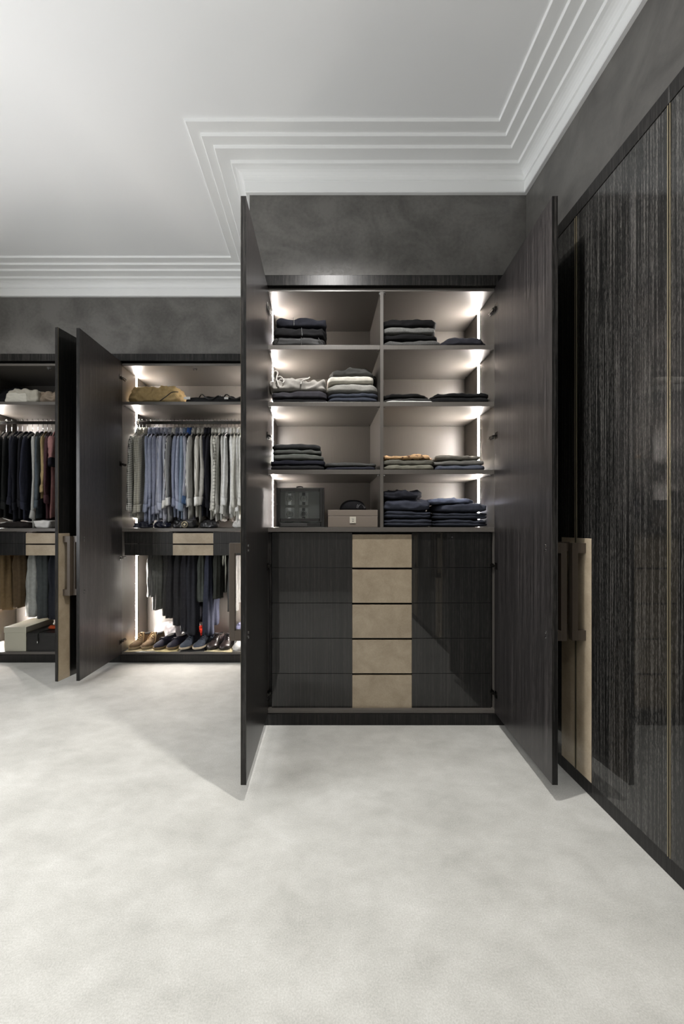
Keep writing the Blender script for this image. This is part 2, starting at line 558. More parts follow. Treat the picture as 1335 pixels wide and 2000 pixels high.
def shelf(t, xl, xr, yc, yb, z, th=0.027, name='shelf'):
    o = bx(name, M['laminate'], t, xl + 0.0005, xr - 0.0005, yc + 0.003, yb - 0.0085, z - th, z, 0.0012)
    for x in (xl + 0.010, xr - 0.010):
        for y in (yc + 0.03, yb - 0.06):
            mb = MB().box(x - 0.004, x + 0.004, y - 0.004, y + 0.004, z - th - 0.008, z - th - 0.0003)
            mb.build('shelf_pin', M['chrome'], o)
    return o

# ---- middle wardrobe
MXL, MXR, MYB = -0.318, 1.047, 2.935
mid = empty('fitted_wardrobe', (0, 0, 0), 0, 'open double-door wardrobe of dark veneer with folded clothes above five drawers', 'wardrobe', 'fitted wardrobes')
MYC = carcass(mid, MXL, MXR, YP, MYB, XJ + 0.02, XP - 0.002)
SH = [2.289, 1.946, 1.536]
DIV0, DIV1 = 0.359, 0.378
bx('divider', M['laminate'], mid, DIV0, DIV1, MYC + 0.001, MYB - 0.0085, 1.1885, 2.6105)
for z in SH:
    shelf(mid, MXL, DIV0, MYC, MYB, z)
    shelf(mid, DIV1, MXR, MYC, MYB, z)
bx('worktop', M['laminate'], mid, MXL, MXR, MYC - 0.002, MYB - 0.0085, 1.160, 1.188, 0.0012)
LEDY = MYC + 0.24
zs = [2.611] + [v for z in SH for v in (z, z - 0.027)][0:]
zs = [2.611, SH[0], SH[0] - 0.027, SH[1], SH[1] - 0.027, SH[2], SH[2] - 0.027, 1.188]
for a, c in zip(zs[0::2], zs[1::2]):
    led(mid, MXL, LEDY, c, a, 1)
    led(mid, MXR, LEDY, c, a, -1)
for k in range(5):
    z1 = 1.156 - k * 0.2142
    drawer(mid, MXL + 0.021, MXR - 0.012, 0.192, 0.553, MYC + 0.020, z1 - 0.2142, z1, 0.42)
bx('filler', M['wood_edge'], mid, MXL + 0.0005, MXL + 0.018, MYC + 0.03, MYC + 0.05, 0.091, 1.159)
bx('filler', M['wood_edge'], mid, MXR - 0.010, MXR - 0.0005, MYC + 0.03, MYC + 0.05, 0.091, 1.159)
bx('corner_post', M['wood_edge'], mid, MXR + 0.020, XP + 0.02, YP + 0.023, YP + 0.05, 0.0, HEAD_Z0 - 0.001)
catch(mid, DIV0 + 0.006, MYC + 0.006, 2.611)
DW = (MXR - MXL) / 2 - 0.0045
make_door(mid, MXL, MYC, DW, 1, 90.5)
make_door(mid, MXR, MYC, DW, -1, 86.5)
for z in (2.50, 1.735, 0.957, 0.190):
    hinge(mid, MXL, MYC, z, 1)
    hinge(mid, MXR, MYC, z, -1)

# ---- shirt wardrobe, set back
SXL, SXR, SYB = -1.742, -0.510, 4.05
shw = empty('fitted_wardrobe', (0, 0, 0), 0, 'open set-back wardrobe with a rail of shirts above two drawers and shoes', 'wardrobe', 'fitted wardrobes')
SYC = carcass(shw, SXL, SXR, YP2, SYB, -1.7635, XJ - 0.001, 2.600)
RAILY, RAILZ = 3.81, 2.172
shelf(shw, SXL, SXR, SYC, SYB, 2.286)
bx('worktop', M['laminate'], shw, SXL, SXR, SYC - 0.002, SYB - 0.0085, 1.146, 1.174, 0.0012)
rail(shw, SXL, SXR, RAILY, RAILZ)
rail(shw, SXL, SXR, 3.84, 1.03)
cxs = (SXL + SXR) / 2
for k in range(2):
    z1 = 1.142 - k * 0.104
    drawer(shw, SXL + 0.012, SXR - 0.012, cxs - 0.178, cxs + 0.178, SYC + 0.020, z1 - 0.104, z1, 0.05)
LED2 = SYC + 0.272
for z0, z1 in ((2.286, 2.600), (1.174, 2.259), (0.090, 0.930)):
    led(shw, SXL, LED2, z0, z1, 1)
    led(shw, SXR, LED2, z0, z1, -1)
catch(shw, cxs, SYC + 0.05, 2.600)
DW2 = (SXR - SXL) / 2 - 0.0045
make_door(shw, SXL, SYC, DW2, 1, 90.5)
make_door(shw, SXR, SYC, DW2, -1, 90)
for z in (2.49, 1.735, 0.915, 0.185):
    hinge(shw, SXL, SYC, z, 1)
    hinge(shw, SXR, SYC, z, -1)

# ---- leftmost wardrobe, set back
LXL, LXR = -3.060, -1.785
lew = empty('fitted_wardrobe', (0, 0, 0), 0, 'leftmost open wardrobe holding knitwear, trousers and boxes', 'wardrobe', 'fitted wardrobes')
carcass(lew, LXL, LXR, YP2, SYB, WXL + 0.002, -1.7645, 2.600)
shelf(lew, LXL, LXR, SYC, SYB, 2.286)
bx('worktop', M['laminate'], lew, LXL, LXR, SYC - 0.002, SYB - 0.0085, 1.146, 1.174, 0.0012)
rail(lew, LXL, LXR, RAILY, RAILZ)
rail(lew, LXL, LXR, 3.84, 1.03)
cxl = (LXL + LXR) / 2
for k in range(2):
    z1 = 1.142 - k * 0.104
    drawer(lew, LXL + 0.012, LXR - 0.012, cxl - 0.178, cxl + 0.178, SYC + 0.020, z1 - 0.104, z1, 0.05)
for z0, z1 in ((1.174, 2.259), (0.090, 0.930)):
    led(lew, LXL, LED2, z0, z1, 1)
catch(lew, cxl, SYC + 0.05, 2.600)
DW3 = (LXR - LXL) / 2 - 0.0045
make_door(lew, LXL, SYC, DW3, 1, 92)
make_door(lew, LXR, SYC, 0.635, -1, 78)
for z in (2.49, 1.735, 0.915, 0.185):
    hinge(lew, LXR, SYC, z, -1)
    hinge(lew, LXL, SYC, z, 1)
bx('side_filler', M['wood_edge'], lew, WXL + 0.002, LXL - 0.021, SYC, SYC + 0.02, 0.068, HEAD_Z0 - 0.001)

# ---- right-hand wardrobes, shut
rlab = ['shut glossy veneer wardrobe in the corner beside the open middle wardrobe', 'shut glossy veneer wardrobe along the right wall, nearest in view', 'shut glossy veneer wardrobe at the rear end of the right wall']
for i in range(3):
    y0 = 2.365 - 1.0 * i
    t = empty('fitted_wardrobe', (XP, y0, 0), R(-90), rlab[i], 'wardrobe', 'fitted wardrobes')
    bx('carcass', M['black'], t, 0.001, 0.999, 0.024, 0.42, 0.068, HEAD_Z0 - 0.004)
    x_a = -0.036 if i == 0 else 0.0
    bx('header', M['wood_edge'], t, x_a, 1.0, 0.0, 0.09, HEAD_Z0, HEAD_Z1, 0.0015)
    bx('plinth', M['plinth'], t, x_a, 1.0, 0.010, 0.03, 0.0, 0.067, 0.001)
    make_door(t, 0.001, 0.022, 0.495, 1, 0, outer='wood_sparkle')
    make_door(t, 0.999, 0.022, 0.495, -1, 0, outer='wood_sparkle')
    if i == 0:
        bx('corner_post', M['wood_edge'], t, -0.036, -0.001, 0.002, 0.022, 0.068, HEAD_Z0 - 0.001)

# ------------------------------------------------------------------ soft goods
def nz(p, f, seed):
    return noise.noise(Vector((p[0] * f + seed * 7.13, p[1] * f - seed * 3.7, p[2] * f + seed * 1.9)))

def blob(name, mat, parent, c, size, seed, amp=0.006, freq=14.0, ex=0.35, flat=True, n=(14, 10, 6), layers=0, sag=0.0, taper=0.0, rz=0.0, groove=0.05, crease=0.0):
    """soft rounded slab or bag: a gridded box squeezed to a super-ellipsoid and rumpled; c = middle of its base"""
    nx, ny, nzz = n
    sx, sy, sz = size
    verts, index, faces = [], {}, []
    def vid(i, j, k):
        key = (i, j, k)
        if key not in index:
            u, v, t = 2 * i / nx - 1, 2 * j / ny - 1, 2 * k / nzz - 1
            # push the cube towards a rounded block
            p = 2.0 / ex
            r = (abs(u) ** p + abs(v) ** p + abs(t) ** p) ** (1.0 / p)
            m = max(abs(u), abs(v), abs(t))
            q = m / r
            x, y, z = u * q, v * q, t * q
            if layers:
                g = 1.0 - groove * abs(math.cos(math.pi * layers * (t + 1) / 2)) ** 8
                x *= g; y *= g
            tp = 1.0 - taper * (t + 1) / 2
            X, Y, Z = x * sx / 2 * tp, y * sy / 2 * tp, (z + 1) * sz / 2
            base = Z / sz
            d = nz((X, Y, Z), freq, seed) * amp + nz((X, Y, Z), freq * 2.7, seed + 5) * amp * 0.45
            if crease:
                d += crease * (0.5 - abs(nz((X * 1.0, Y * 1.0, Z * 1.6), freq * 1.6, seed + 9)) * 2.2) * 0.9 - crease * 0.25 * abs(nz((X, Y, Z), freq * 4, seed + 2))
            X += d * (0.9 * abs(x) + 0.1) * (1 if x > 0 else -1)
            Y += d * (1 if y > 0 else -1) * abs(y)
            Z += (d * 1.3 - sag * (x * x) * sz) * base
            if flat and Z < 0: Z = 0
            cz, sn = math.cos(rz), math.sin(rz)
            index[key] = len(verts)
            verts.append((c[0] + X * cz - Y * sn, c[1] + X * sn + Y * cz, c[2] + Z))
        return index[key]
    for i in range(nx):
        for j in range(ny):
            faces.append((vid(i, j, 0), vid(i, j + 1, 0), vid(i + 1, j + 1, 0), vid(i + 1, j, 0)))
            faces.append((vid(i, j, nzz), vid(i + 1, j, nzz), vid(i + 1, j + 1, nzz), vid(i, j + 1, nzz)))
    for i in range(nx):
        for k in range(nzz):
            faces.append((vid(i, 0, k), vid(i + 1, 0, k), vid(i + 1, 0, k + 1), vid(i, 0, k + 1)))
            faces.append((vid(i, ny, k), vid(i, ny, k + 1), vid(i + 1, ny, k + 1), vid(i + 1, ny, k)))
    for j in range(ny):
        for k in range(nzz):
            faces.append((vid(0, j, k), vid(0, j, k + 1), vid(0, j + 1, k + 1), vid(0, j + 1, k)))
            faces.append((vid(nx, j, k), vid(nx, j + 1, k), vid(nx, j + 1, k + 1), vid(nx, j, k + 1)))
    return MB().add(verts, faces).build(name, mat, parent, smooth=True)

SEED = [11]
def folded(name, label, group, x0, x1, y0, dy, z0, h, mat, layers=1, amp=0.005, sag=0.0, cat='clothing', ex=0.26, rz=0.0, taper=0.0):
    SEED[0] += 1
    o = blob(name, mat, None, ((x0 + x1) / 2, y0 + dy / 2, z0 + 0.0006), (x1 - x0, dy, h), SEED[0], amp, 9.0, ex, True, (30, 16, 8 + 2 * layers), layers, sag, taper, rz, 0.05, amp * 0.9)
    return props(o, label, cat, group)

def zip_line(parent, p0, p1, name='zip'):
    v0, v1 = Vector(p0), Vector(p1)
    d = v1 - v0
    mb = MB()
    mb.tube([v0, v0 + d * 0.5, v1], 0.0022, 6)
    mb.tube([v0 + d * 0.06 + Vector((0, -0.003, 0)), v0 + d * 0.26 + Vector((0, -0.003, 0))], 0.0035, 6)
    mb.build(name, M['chrome'], parent)

Y0 = MYC + 0.018
T1, T2, T3, T4 = SH[0], SH[1], SH[2], 1.188
# upper left compartment: zipped jackets
g = 'folded jackets in the upper left compartment'
j = folded('folded_jacket', 'dark leather jacket with zips at the bottom of the jacket pile', g, -0.300, 0.028, Y0, 0.36, T1, 0.056, fab((52, 52, 52), rough=0.5, weave=300), 1, 0.004)
zip_line(j, (-0.118, Y0 - 0.003, T1 + 0.006), (-0.118, Y0 - 0.001, T1 + 0.052), 'zip')
zip_line(j, (-0.272, Y0 - 0.003, T1 + 0.010), (-0.255, Y0 - 0.002, T1 + 0.046), 'zip')
zip_line(j, (0.010, Y0 - 0.003, T1 + 0.010), (-0.015, Y0 - 0.002, T1 + 0.048), 'zip')
j = folded('folded_jacket', 'plain black zipped jacket in the middle of the jacket pile', g, -0.290, 0.034, Y0 + 0.004, 0.36, T1 + 0.056, 0.062, fab((28, 28, 29)), 1, 0.007)
zip_line(j, (-0.114, Y0 + 0.000, T1 + 0.062), (-0.117, Y0 + 0.002, T1 + 0.112), 'zip')
j = folded('folded_jacket', 'dark navy zipped jacket on top of the jacket pile', g, -0.276, 0.036, Y0 + 0.008, 0.35, T1 + 0.118, 0.066, fab((36, 37, 44)), 1, 0.006)
zip_line(j, (-0.164, Y0 + 0.005, T1 + 0.126), (-0.163, Y0 + 0.007, T1 + 0.178), 'zip')

# upper right compartment: knitwear
g = 'folded knitwear in the upper right compartment'
folded('folded_jumper', 'dark grey flecked jumper at the bottom of the knitwear pile', g, 0.384, 0.742, Y0, 0.34, T1, 0.038, fab((68, 68, 68), 'marl', (92, 92, 90)), 1, 0.004)
folded('folded_jumper', 'black jumper under the mid grey flecked jumper', g, 0.382, 0.722, Y0 + 0.006, 0.33, T1 + 0.037, 0.042, fab((15, 15, 16)), 1, 0.005)
folded('folded_jumper', 'mid grey flecked jumper between two black jumpers', g, 0.386, 0.708, Y0 + 0.004, 0.33, T1 + 0.078, 0.043, fab((92, 92, 91), 'marl', (122, 122, 119)), 1, 0.004)
folded('folded_jumper', 'black ribbed jumper on top of the knitwear pile', g, 0.382, 0.716, Y0 + 0.006, 0.33, T1 + 0.119, 0.055, fab((17, 17, 18)), 1, 0.006)
folded('folded_sweatshirt', 'dark navy sweatshirt lying alone beside the knitwear pile', None, 0.735, 1.035, Y0, 0.34, T1, 0.066, fab((46, 46, 52)), 1, 0.006, 0.25, ex=0.5)

# second row
g = 'folded clothes in the second left compartment'
folded('folded_trousers', 'black trousers lying flat under the charcoal trousers', g, -0.298, 0.045, Y0 - 0.004, 0.36, T2, 0.024, fab((24, 24, 26)), 1, 0.003)
folded('folded_trousers', 'charcoal trousers beneath the drawstring trousers', g, -0.302, 0.036, Y0, 0.36, T2 + 0.023, 0.050, fab((60, 59, 64)), 1, 0.005)
j = folded('folded_trousers', 'light grey drawstring trousers with untied cords', g, -0.312, 0.034, Y0 + 0.002, 0.34, T2 + 0.072, 0.068, fab((168, 164, 158)), 1, 0.013)
for pts in ([(-0.275, 0.03, 0.062), (-0.288, 0.000, 0.095), (-0.278, 0.003, 0.122), (-0.262, 0.006, 0.112), (-0.268, -0.004, 0.075), (-0.262, -0.010, 0.050), (-0.250, -0.009, 0.016)],
            [(-0.28, 0.03, 0.065), (-0.262, 0.004, 0.083), (-0.240, -0.004, 0.082), (-0.225, 0.002, 0.060), (-0.232, -0.006, 0.044)],
            [(-0.175, 0.05, 0.080), (-0.120, 0.02, 0.078), (-0.075, 0.000, 0.074), (-0.110, -0.006, 0.060), (-0.122, -0.009, 0.036)],
            [(-0.12, 0.05, 0.074), (-0.085, 0.02, 0.075), (-0.066, 0.006, 0.084)]):
    MB().tube([(x, Y0 + y, T2 + 0.072 + z) for x, y, z in pts], 0.0042, 6, sub=4).build('drawstring', fab((214, 210, 204)), j, smooth=True)
g = 'folded jumpers in the second left compartment'
folded('folded_jumper', 'navy blue jumper at the bottom beneath the grey jumpers', g, 0.044, 0.355, Y0 - 0.002, 0.36, T2, 0.060, fab((56, 60, 70)), 2, 0.004)
folded('folded_jumper', 'light grey knit jumper under the cream jumper', g, 0.038, 0.356, Y0, 0.36, T2 + 0.059, 0.062, fab((140, 139, 134), 'marl', (160, 158, 152)), 1, 0.005, ex=0.45)
folded('folded_jumper', 'cream ribbed jumper beneath a charcoal top', g, 0.042, 0.328, Y0 + 0.002, 0.35, T2 + 0.120, 0.046, fab((205, 201, 190)), 1, 0.003)
folded('folded_jumper', 'loose charcoal jumper on top of the cream jumper', g, 0.052, 0.350, Y0 + 0.03, 0.33, T2 + 0.165, 0.070, fab((62, 62, 60)), 1, 0.012, 0.30, ex=0.5)
g = 'folded t-shirts in the second right compartment'
folded('folded_t_shirt', 'white t-shirt under the black tops', g, 0.390, 0.690, Y0, 0.33, T2, 0.014, fab((215, 214, 212)), 1, 0.002)
folded('folded_t_shirt', 'grey t-shirt just above the white t-shirt', g, 0.386, 0.686, Y0 + 0.004, 0.33, T2 + 0.0138, 0.013, fab((70, 70, 70)), 1, 0.003)
folded('folded_t_shirt', 'black top above the grey and white t-shirts', g, 0.384, 0.682, Y0 + 0.004, 0.33, T2 + 0.027, 0.034, fab((22, 22, 22)), 1, 0.008, 0.2, ex=0.5)
folded('folded_t_shirt', 'lower of two black tops beside the light strip', g, 0.672, 1.030, Y0 - 0.002, 0.34, T2, 0.032, fab((26, 26, 27)), 1, 0.004)
folded('folded_t_shirt', 'upper of two black tops beside the light strip', g, 0.690, 1.034, Y0 + 0.004, 0.33, T2 + 0.031, 0.034, fab((20, 20, 21)), 1, 0.006, 0.1)

# third row
g = 'folded shirts in the third left compartment'
cols = [((40, 40, 42), 'black top at the bottom of the five-piece pile', -0.310, 0.022, 0.030),
        ((38, 39, 48), 'midnight blue top second from the bottom of the five-piece pile', -0.312, 0.028, 0.034),
        ((98, 100, 96), 'sage grey top third from the bottom of the five-piece pile', -0.296, 0.018, 0.036),
        ((90, 91, 88), 'grey green top second from the top of the five-piece pile', -0.298, 0.004, 0.030),
        ((62, 62, 63), 'slanting charcoal top crowning the five-piece pile', -0.300, 0.000, 0.034)]
z = T3
for k, (c, l, xa, xb, h) in enumerate(cols):
    folded('folded_shirt', l, g, xa, xb, Y0 + 0.003 * (k % 2), 0.34, z, h, fab(c), 1, 0.004, 0.0 if k < 4 else 0.12)
    z += h - 0.0008
folded('folded_shirt', 'navy top lying beneath a single grey top', g, 0.028, 0.340, Y0, 0.33, T3, 0.022, fab((48, 49, 58)), 1, 0.003)
folded('folded_shirt', 'thin grey top lying on the navy one', g, 0.026, 0.342, Y0 + 0.002, 0.33, T3 + 0.0215, 0.024, fab((78, 78, 77)), 1, 0.004)
g = 'folded trousers in the third right compartment'
folded('folded_trousers', 'pale olive trousers at the bottom under the tan print', g, 0.384, 0.700, Y0 - 0.002, 0.34, T3, 0.034, fab((126, 124, 112)), 1, 0.005, 0.15)
folded('folded_trousers', 'olive grey trousers directly under the tan printed shorts', g, 0.382, 0.700, Y0, 0.34, T3 + 0.030, 0.034, fab((102, 100, 92)), 1, 0.005)
folded('folded_shorts', 'tan printed shorts on top of the olive trousers', g, 0.384, 0.704, Y0 + 0.002, 0.33, T3 + 0.063, 0.034, fab((196, 160, 120), 'print', (96, 72, 58), rough=0.8), 1, 0.010, ex=0.45)
folded('folded_trousers', 'slate blue trousers at the bottom beside the light strip', g, 0.704, 1.010, Y0, 0.34, T3, 0.030, fab((88, 92, 104)), 1, 0.004)
folded('folded_trousers', 'stone grey trousers on the slate blue pair', g, 0.692, 1.004, Y0 + 0.002, 0.34, T3 + 0.0295, 0.032, fab((112, 110, 106)), 1, 0.005)
folded('folded_trousers', 'crumpled taupe trousers on top beside the light strip', g, 0.712, 0.990, Y0 + 0.004, 0.33, T3 + 0.061, 0.032, fab((120, 116, 108)), 1, 0.011, ex=0.45)

# fourth row: jeans
g = 'folded jeans in the lowest right compartment'
jm = [((50, 53, 62), 'jeans at the bottom of the jeans pile next to the divider', 0.384, 0.694, 0.052, 0.006),
      ((50, 53, 63), 'jeans second from the bottom of the pile next to the divider', 0.382, 0.690, 0.050, 0.006),
      ((60, 63, 74), 'bulky blue jeans second from the top of the pile next to the divider', 0.382, 0.684, 0.070, 0.010),
      ((38, 39, 46), 'rumpled dark jeans topping the pile next to the divider', 0.382, 0.620, 0.060, 0.014)]
z = T4
for k, (c, l, xa, xb, h, a) in enumerate(jm):
    folded('folded_jeans', l, g, xa, xb, Y0 + 0.004 * (k % 2), 0.34, z, h, fab(c), 2 if k < 2 else 1, a, 0.1 if k > 1 else 0, ex=0.4)
    z += h - 0.001
jm = [((48, 51, 60), 'jeans at the bottom of the jeans pile by the light strip', 0.706, 1.034, 0.048, 0.006),
      ((48, 51, 60), 'jeans second from the bottom of the pile by the light strip', 0.700, 1.036, 0.046, 0.006),
      ((62, 65, 76), 'thick blue jeans under the pale jeans by the light strip', 0.712, 1.030, 0.052, 0.008)]
z = T4
for k, (c, l, xa, xb, h, a) in enumerate(jm):
    folded('folded_jeans', l, g, xa, xb, Y0 + 0.004 * (k % 2), 0.34, z, h, fab(c), 2 if k < 2 else 1, a, ex=0.4)
    z += h - 0.001
j = folded('folded_jeans', 'pale washed blue jeans with a visible seam topping the pile by the light strip', g, 0.672, 0.955, Y0 + 0.002, 0.33, z, 0.036, fab((104, 110, 130)), 1, 0.010, 0.25, ex=0.45)
MB().tube([(0.69 + 0.02 * k, Y0 + 0.012, z + 0.030 - 0.0012 * k * k * 0.3) for k in range(11)], 0.002, 5).build('seam', fab((120, 130, 156)), j)

# ------------------------------------------------------------------ watch case, box and cap
def ngon(cx, y, cz, r, n=20):
    return [(cx + r * math.cos(2 * math.pi * k / n), y, cz + r * math.sin(2 * math.pi * k / n)) for k in range(n)]
wx0, wx1, wy0, wz1 = -0.272, 0.022, MYC + 0.03, 1.430
t = empty('watch_winder', ((wx0 + wx1) / 2, wy0 + 0.13, 1.1885), 0, 'black lacquered watch winder case with a glass front', 'watch case')
def wb(name, mat, par, x0, x1, y0, y1, z0, z1, bev=0.002):
    ox, oy, oz = t.location
    return bx(name, mat, par, x0 - ox, x1 - ox, y0 - oy, y1 - oy, z0 - oz, z1 - oz, bev)
BL = plain('black_lacquer', (18, 18, 18), 0.18, 0, 0.5, 0.8)
GP = plain('winder_lining', (190, 190, 186), 0.6)
zb = 1.189
wb('side', BL, t, wx0, wx0 + 0.018, wy0, wy0 + 0.26, zb, wz1)
wb('side', BL, t, wx1 - 0.022, wx1, wy0, wy0 + 0.26, zb, wz1)
wb('case_top', BL, t, wx0 + 0.018, wx1 - 0.022, wy0, wy0 + 0.26, wz1 - 0.018, wz1)
wb('case_base', BL, t, wx0 + 0.018, wx1 - 0.022, wy0, wy0 + 0.26, zb, zb + 0.024)
wb('lining', GP, t, wx0 + 0.018, wx1 - 0.022, wy0 + 0.12, wy0 + 0.13, zb + 0.024, wz1 - 0.018, 0)
fr = MB()
ox, oy, oz = t.location
fx0, fx1, fz0, fz1, w_ = wx0 + 0.006 - ox, wx1 - 0.010 - ox, zb + 0.034 - oz, wz1 - 0.006 - oz, 0.020
ya, yb_ = wy0 - 0.014 - oy, wy0 - 0.0005 - oy
fr.box(fx0, fx0 + w_, ya, yb_, fz0, fz1).box(fx1 - w_, fx1, ya, yb_, fz0, fz1)
fr.box(fx0 + w_, fx1 - w_, ya, yb_, fz0, fz0 + w_).box(fx0 + w_, fx1 - w_, ya, yb_, fz1 - w_, fz1)
frm = fr.build('door_frame', BL, t, bevel=0.002)
gm, gnt, gb = new_mat('glass')
gnt.nodes.remove(gb)
tr, gl, fr_, mx = node(gnt, 'ShaderNodeBsdfTransparent'), node(gnt, 'ShaderNodeBsdfGlossy'), node(gnt, 'ShaderNodeFresnel'), node(gnt, 'ShaderNodeMixShader')
tr.inputs[0].default_value = (0.93, 0.95, 0.95, 1)
gl.inputs['Roughness'].default_value = 0.03
fr_.inputs['IOR'].default_value = 1.5
gnt.links.new(fr_.outputs[0], mx.inputs[0])
gnt.links.new(tr.outputs[0], mx.inputs[1])
gnt.links.new(gl.outputs[0], mx.inputs[2])
gnt.links.new(mx.outputs[0], gnt.nodes['Material Output'].inputs[0])
M['glass'] = gm
MB().box(fx0 + w_ - 0.002, fx1 - w_ + 0.002, ya + 0.005, ya + 0.008, fz0 + w_ - 0.002, fz1 - w_ + 0.002).build('pane', M['glass'], frm)
wb('drawer_front', plain('winder_drawer', (66, 66, 65), 0.35), t, wx0 + 0.03, wx0 + 0.19, wy0 - 0.010, wy0 - 0.0005, zb + 0.004, zb + 0.026)
hd = MB().tube([(-0.03, -0.06, 0.2416), (-0.028, -0.06, 0.250), (-0.015, -0.06, 0.254), (0.0, -0.06, 0.254), (0.012, -0.06, 0.250), (0.014, -0.06, 0.2416)], 0.0045, 8)
hd.build('carry_handle', M['black'], t, smooth=True)
CU = plain('watch_cushion', (242, 242, 238), 0.7)
wl = ['upper left wristwatch in the glass-fronted winder', 'upper right wristwatch in the glass-fronted winder', 'lower left wristwatch in the glass-fronted winder', 'lower right wristwatch in the glass-fronted winder']
k = 0
for cz in (1.368, 1.272):
    for cx in (-0.196, -0.108):
        q = empty('wristwatch', (cx, wy0 + 0.085, cz), 0, wl[k], 'watch', 'watches in the winder')
        MB().box(-0.030, 0.030, 0.004, 0.034, -0.040, 0.040).build('cushion', CU, q, bevel=0.008)
        MB().loft([[(p[0], y, p[2]) for p in ngon(0, 0, 0, r)] for r, y in ((0.020, 0.003), (0.022, -0.003), (0.020, -0.008), (0.0175, -0.009))]).build('bezel', M['chrome'], q, smooth=False)
        MB().loft([[(p[0], y, p[2]) for p in ngon(0, 0, 0, r)] for r, y in ((0.0165, -0.009), (0.0165, -0.0098))]).build('dial', plain('dial', (205, 205, 200) if k != 3 else (60, 60, 62), 0.4), q)
        hands = MB().box(-0.0008, 0.0008, -0.0106, -0.0099, -0.002, 0.013).box(-0.002, 0.009, -0.0106, -0.0099, -0.0008, 0.0008)
        hands.build('hands', M['black'], q)
        MB().box(-0.010, 0.010, -0.001, 0.0035, 0.019, 0.0385).box(-0.010, 0.010, -0.001, 0.0035, -0.0385, -0.019).build('strap', M['black'] if k % 2 else M['chrome'], q, bevel=0.001)
        k += 1

t = empty('storage_box', (0.196, MYC + 0.03, 1.1885), 0, 'taupe leather box with a small square lock plate', 'box')
BXM = plain('taupe_leatherette', (122, 112, 102), 0.5)
bx('box_body', BXM, t, -0.152, 0.152, 0, 0.22, 0.0, 0.069, 0.002)
bx('lid', BXM, t, -0.152, 0.152, 0, 0.22, 0.0702, 0.106, 0.002)
lk = bx('lock_plate', plain('pale_metal', (215, 210, 196), 0.35, 0.3), t, -0.019, 0.019, -0.004, -0.0003, 0.024, 0.064, 0.001)
MB().tube([(-0.005, -0.005, 0.054), (-0.004, -0.005, 0.049), (0.004, -0.005, 0.049), (0.005, -0.005, 0.054)], 0.0014, 6).build('lock_mark', M['black'], lk)
MB().loft([[(p[0], y, 0.036 + p[2]) for p in ngon(0, 0, 0, 0.003, 10)] for y in (-0.0043, -0.0052)]).build('keyhole', M['black'], lk)
cy = MYC + 0.14
t = empty('baseball_cap', (0.205, cy, 1.2955), 0, 'black cap with an embroidered emblem resting on the taupe box', 'cap')
rings = []
for a in range(9):
    th = a / 8 * math.pi / 2
    r = math.cos(th) ** 0.75 if a < 8 else 0.02
    rings.append([(0.085 * r * math.cos(u * math.pi / 12), 0.078 * r * math.sin(u * math.pi / 12), 0.066 * math.sin(th)) for u in range(24)])
MB().loft(rings).build('crown', fab((20, 20, 22)), t, smooth=True)
brim = []
for s_, zz in ((0, 0.006), (1, 0.004)):
    brim.append(None)
mb = MB()
top, bot = [], []
for a in range(13):
    th = math.pi * a / 12
    top.append((0.074 * math.cos(th), 0.07 + 0.055 * math.sin(th), 0.007))
    bot.append((0.074 * math.cos(th), 0.07 + 0.055 * math.sin(th), 0.002))
mb.add(top + bot, [tuple(range(13)), tuple(range(25, 12, -1))] + [(i, i + 1, 14 + i, 13 + i) for i in range(12)] + [(12, 0, 13, 25)])
mb.build('brim', fab((20, 20, 22)), t)
em = MB()
for r_ in (0.030, 0.022):
    pts = []
    for a in range(11):
        th = math.pi * (0.05 + 0.9 * a / 10)
        x = 0.046 + r_ * math.cos(th) * 0.95
        zz = 0.006 + r_ * 1.35 * math.sin(th)
        f = max(0.0, 1 - (x / 0.085) ** 2 - (min(zz, 0.06) / 0.066) ** 2)
        pts.append((x, -0.078 * math.sqrt(f) - 0.001, zz))
    em.tube(pts, 0.0016, 5)
em.build('emblem', fab((120, 120, 122)), t)

# ------------------------------------------------------------------ hanging clothes
ORD = ['first', 'second', 'third', 'fourth', 'fifth', 'sixth', 'seventh', 'eighth', 'ninth', 'tenth', 'eleventh', 'twelfth', 'thirteenth', 'fourteenth', 'fifteenth',
       'sixteenth', 'seventeenth', 'eighteenth', 'nineteenth', 'twentieth', 'twenty-first', 'twenty-second', 'twenty-third', 'twenty-fourth', 'twenty-fifth',
       'twenty-sixth', 'twenty-seventh', 'twenty-eighth', 'twenty-ninth']

HANG = {}
def hanger(x, y, z, label, group, mat, rz=0.0, half=0.175):
    """coat hanger seen end-on; z = centre of the rail"""
    t = empty('coat_hanger', (x, y, z), rz, label, 'hanger', group)
    key = (mat.name, half)
    if key not in HANG:
        pts = []
        for k in range(11):
            a = math.pi * (0.95 - 1.15 * k / 10)
            pts.append((0, 0.019 * math.cos(a), 0.019 * math.sin(a) + 0.0005))
        pts += [(0, 0.010, -0.028), (0, 0.001, -0.036), (0, 0, -0.060), (0, 0, -0.118)]
        h = MB().tube(pts, 0.0022, 6).build('hook', M['chrome'], t, smooth=True)
        arm = []
        for s in (-1, 1):
            pass
        n = 9
        rings = []
        for k in range(-n, n + 1):
            u = k / n
            yy = u * half
            zz = -0.118 - 0.080 * abs(u) ** 1.2
            th = 0.007 + 0.008 * abs(u)
            hh = 0.016 - 0.004 * abs(u)
            rings.append([(th * math.cos(q * math.pi / 4), yy, zz + hh * math.sin(q * math.pi / 4)) for q in range(8)])
        a_ = MB().loft(rings).build('hanger_body', mat, t, smooth=True)
        HANG[key] = (h.data, a_.data)
    else:
        for nm, me in zip(('hook', 'hanger_body'), HANG[key]):
            o = bpy.data.objects.new(nm, me)
            C.objects.link(o)
            o.parent = t
    return t

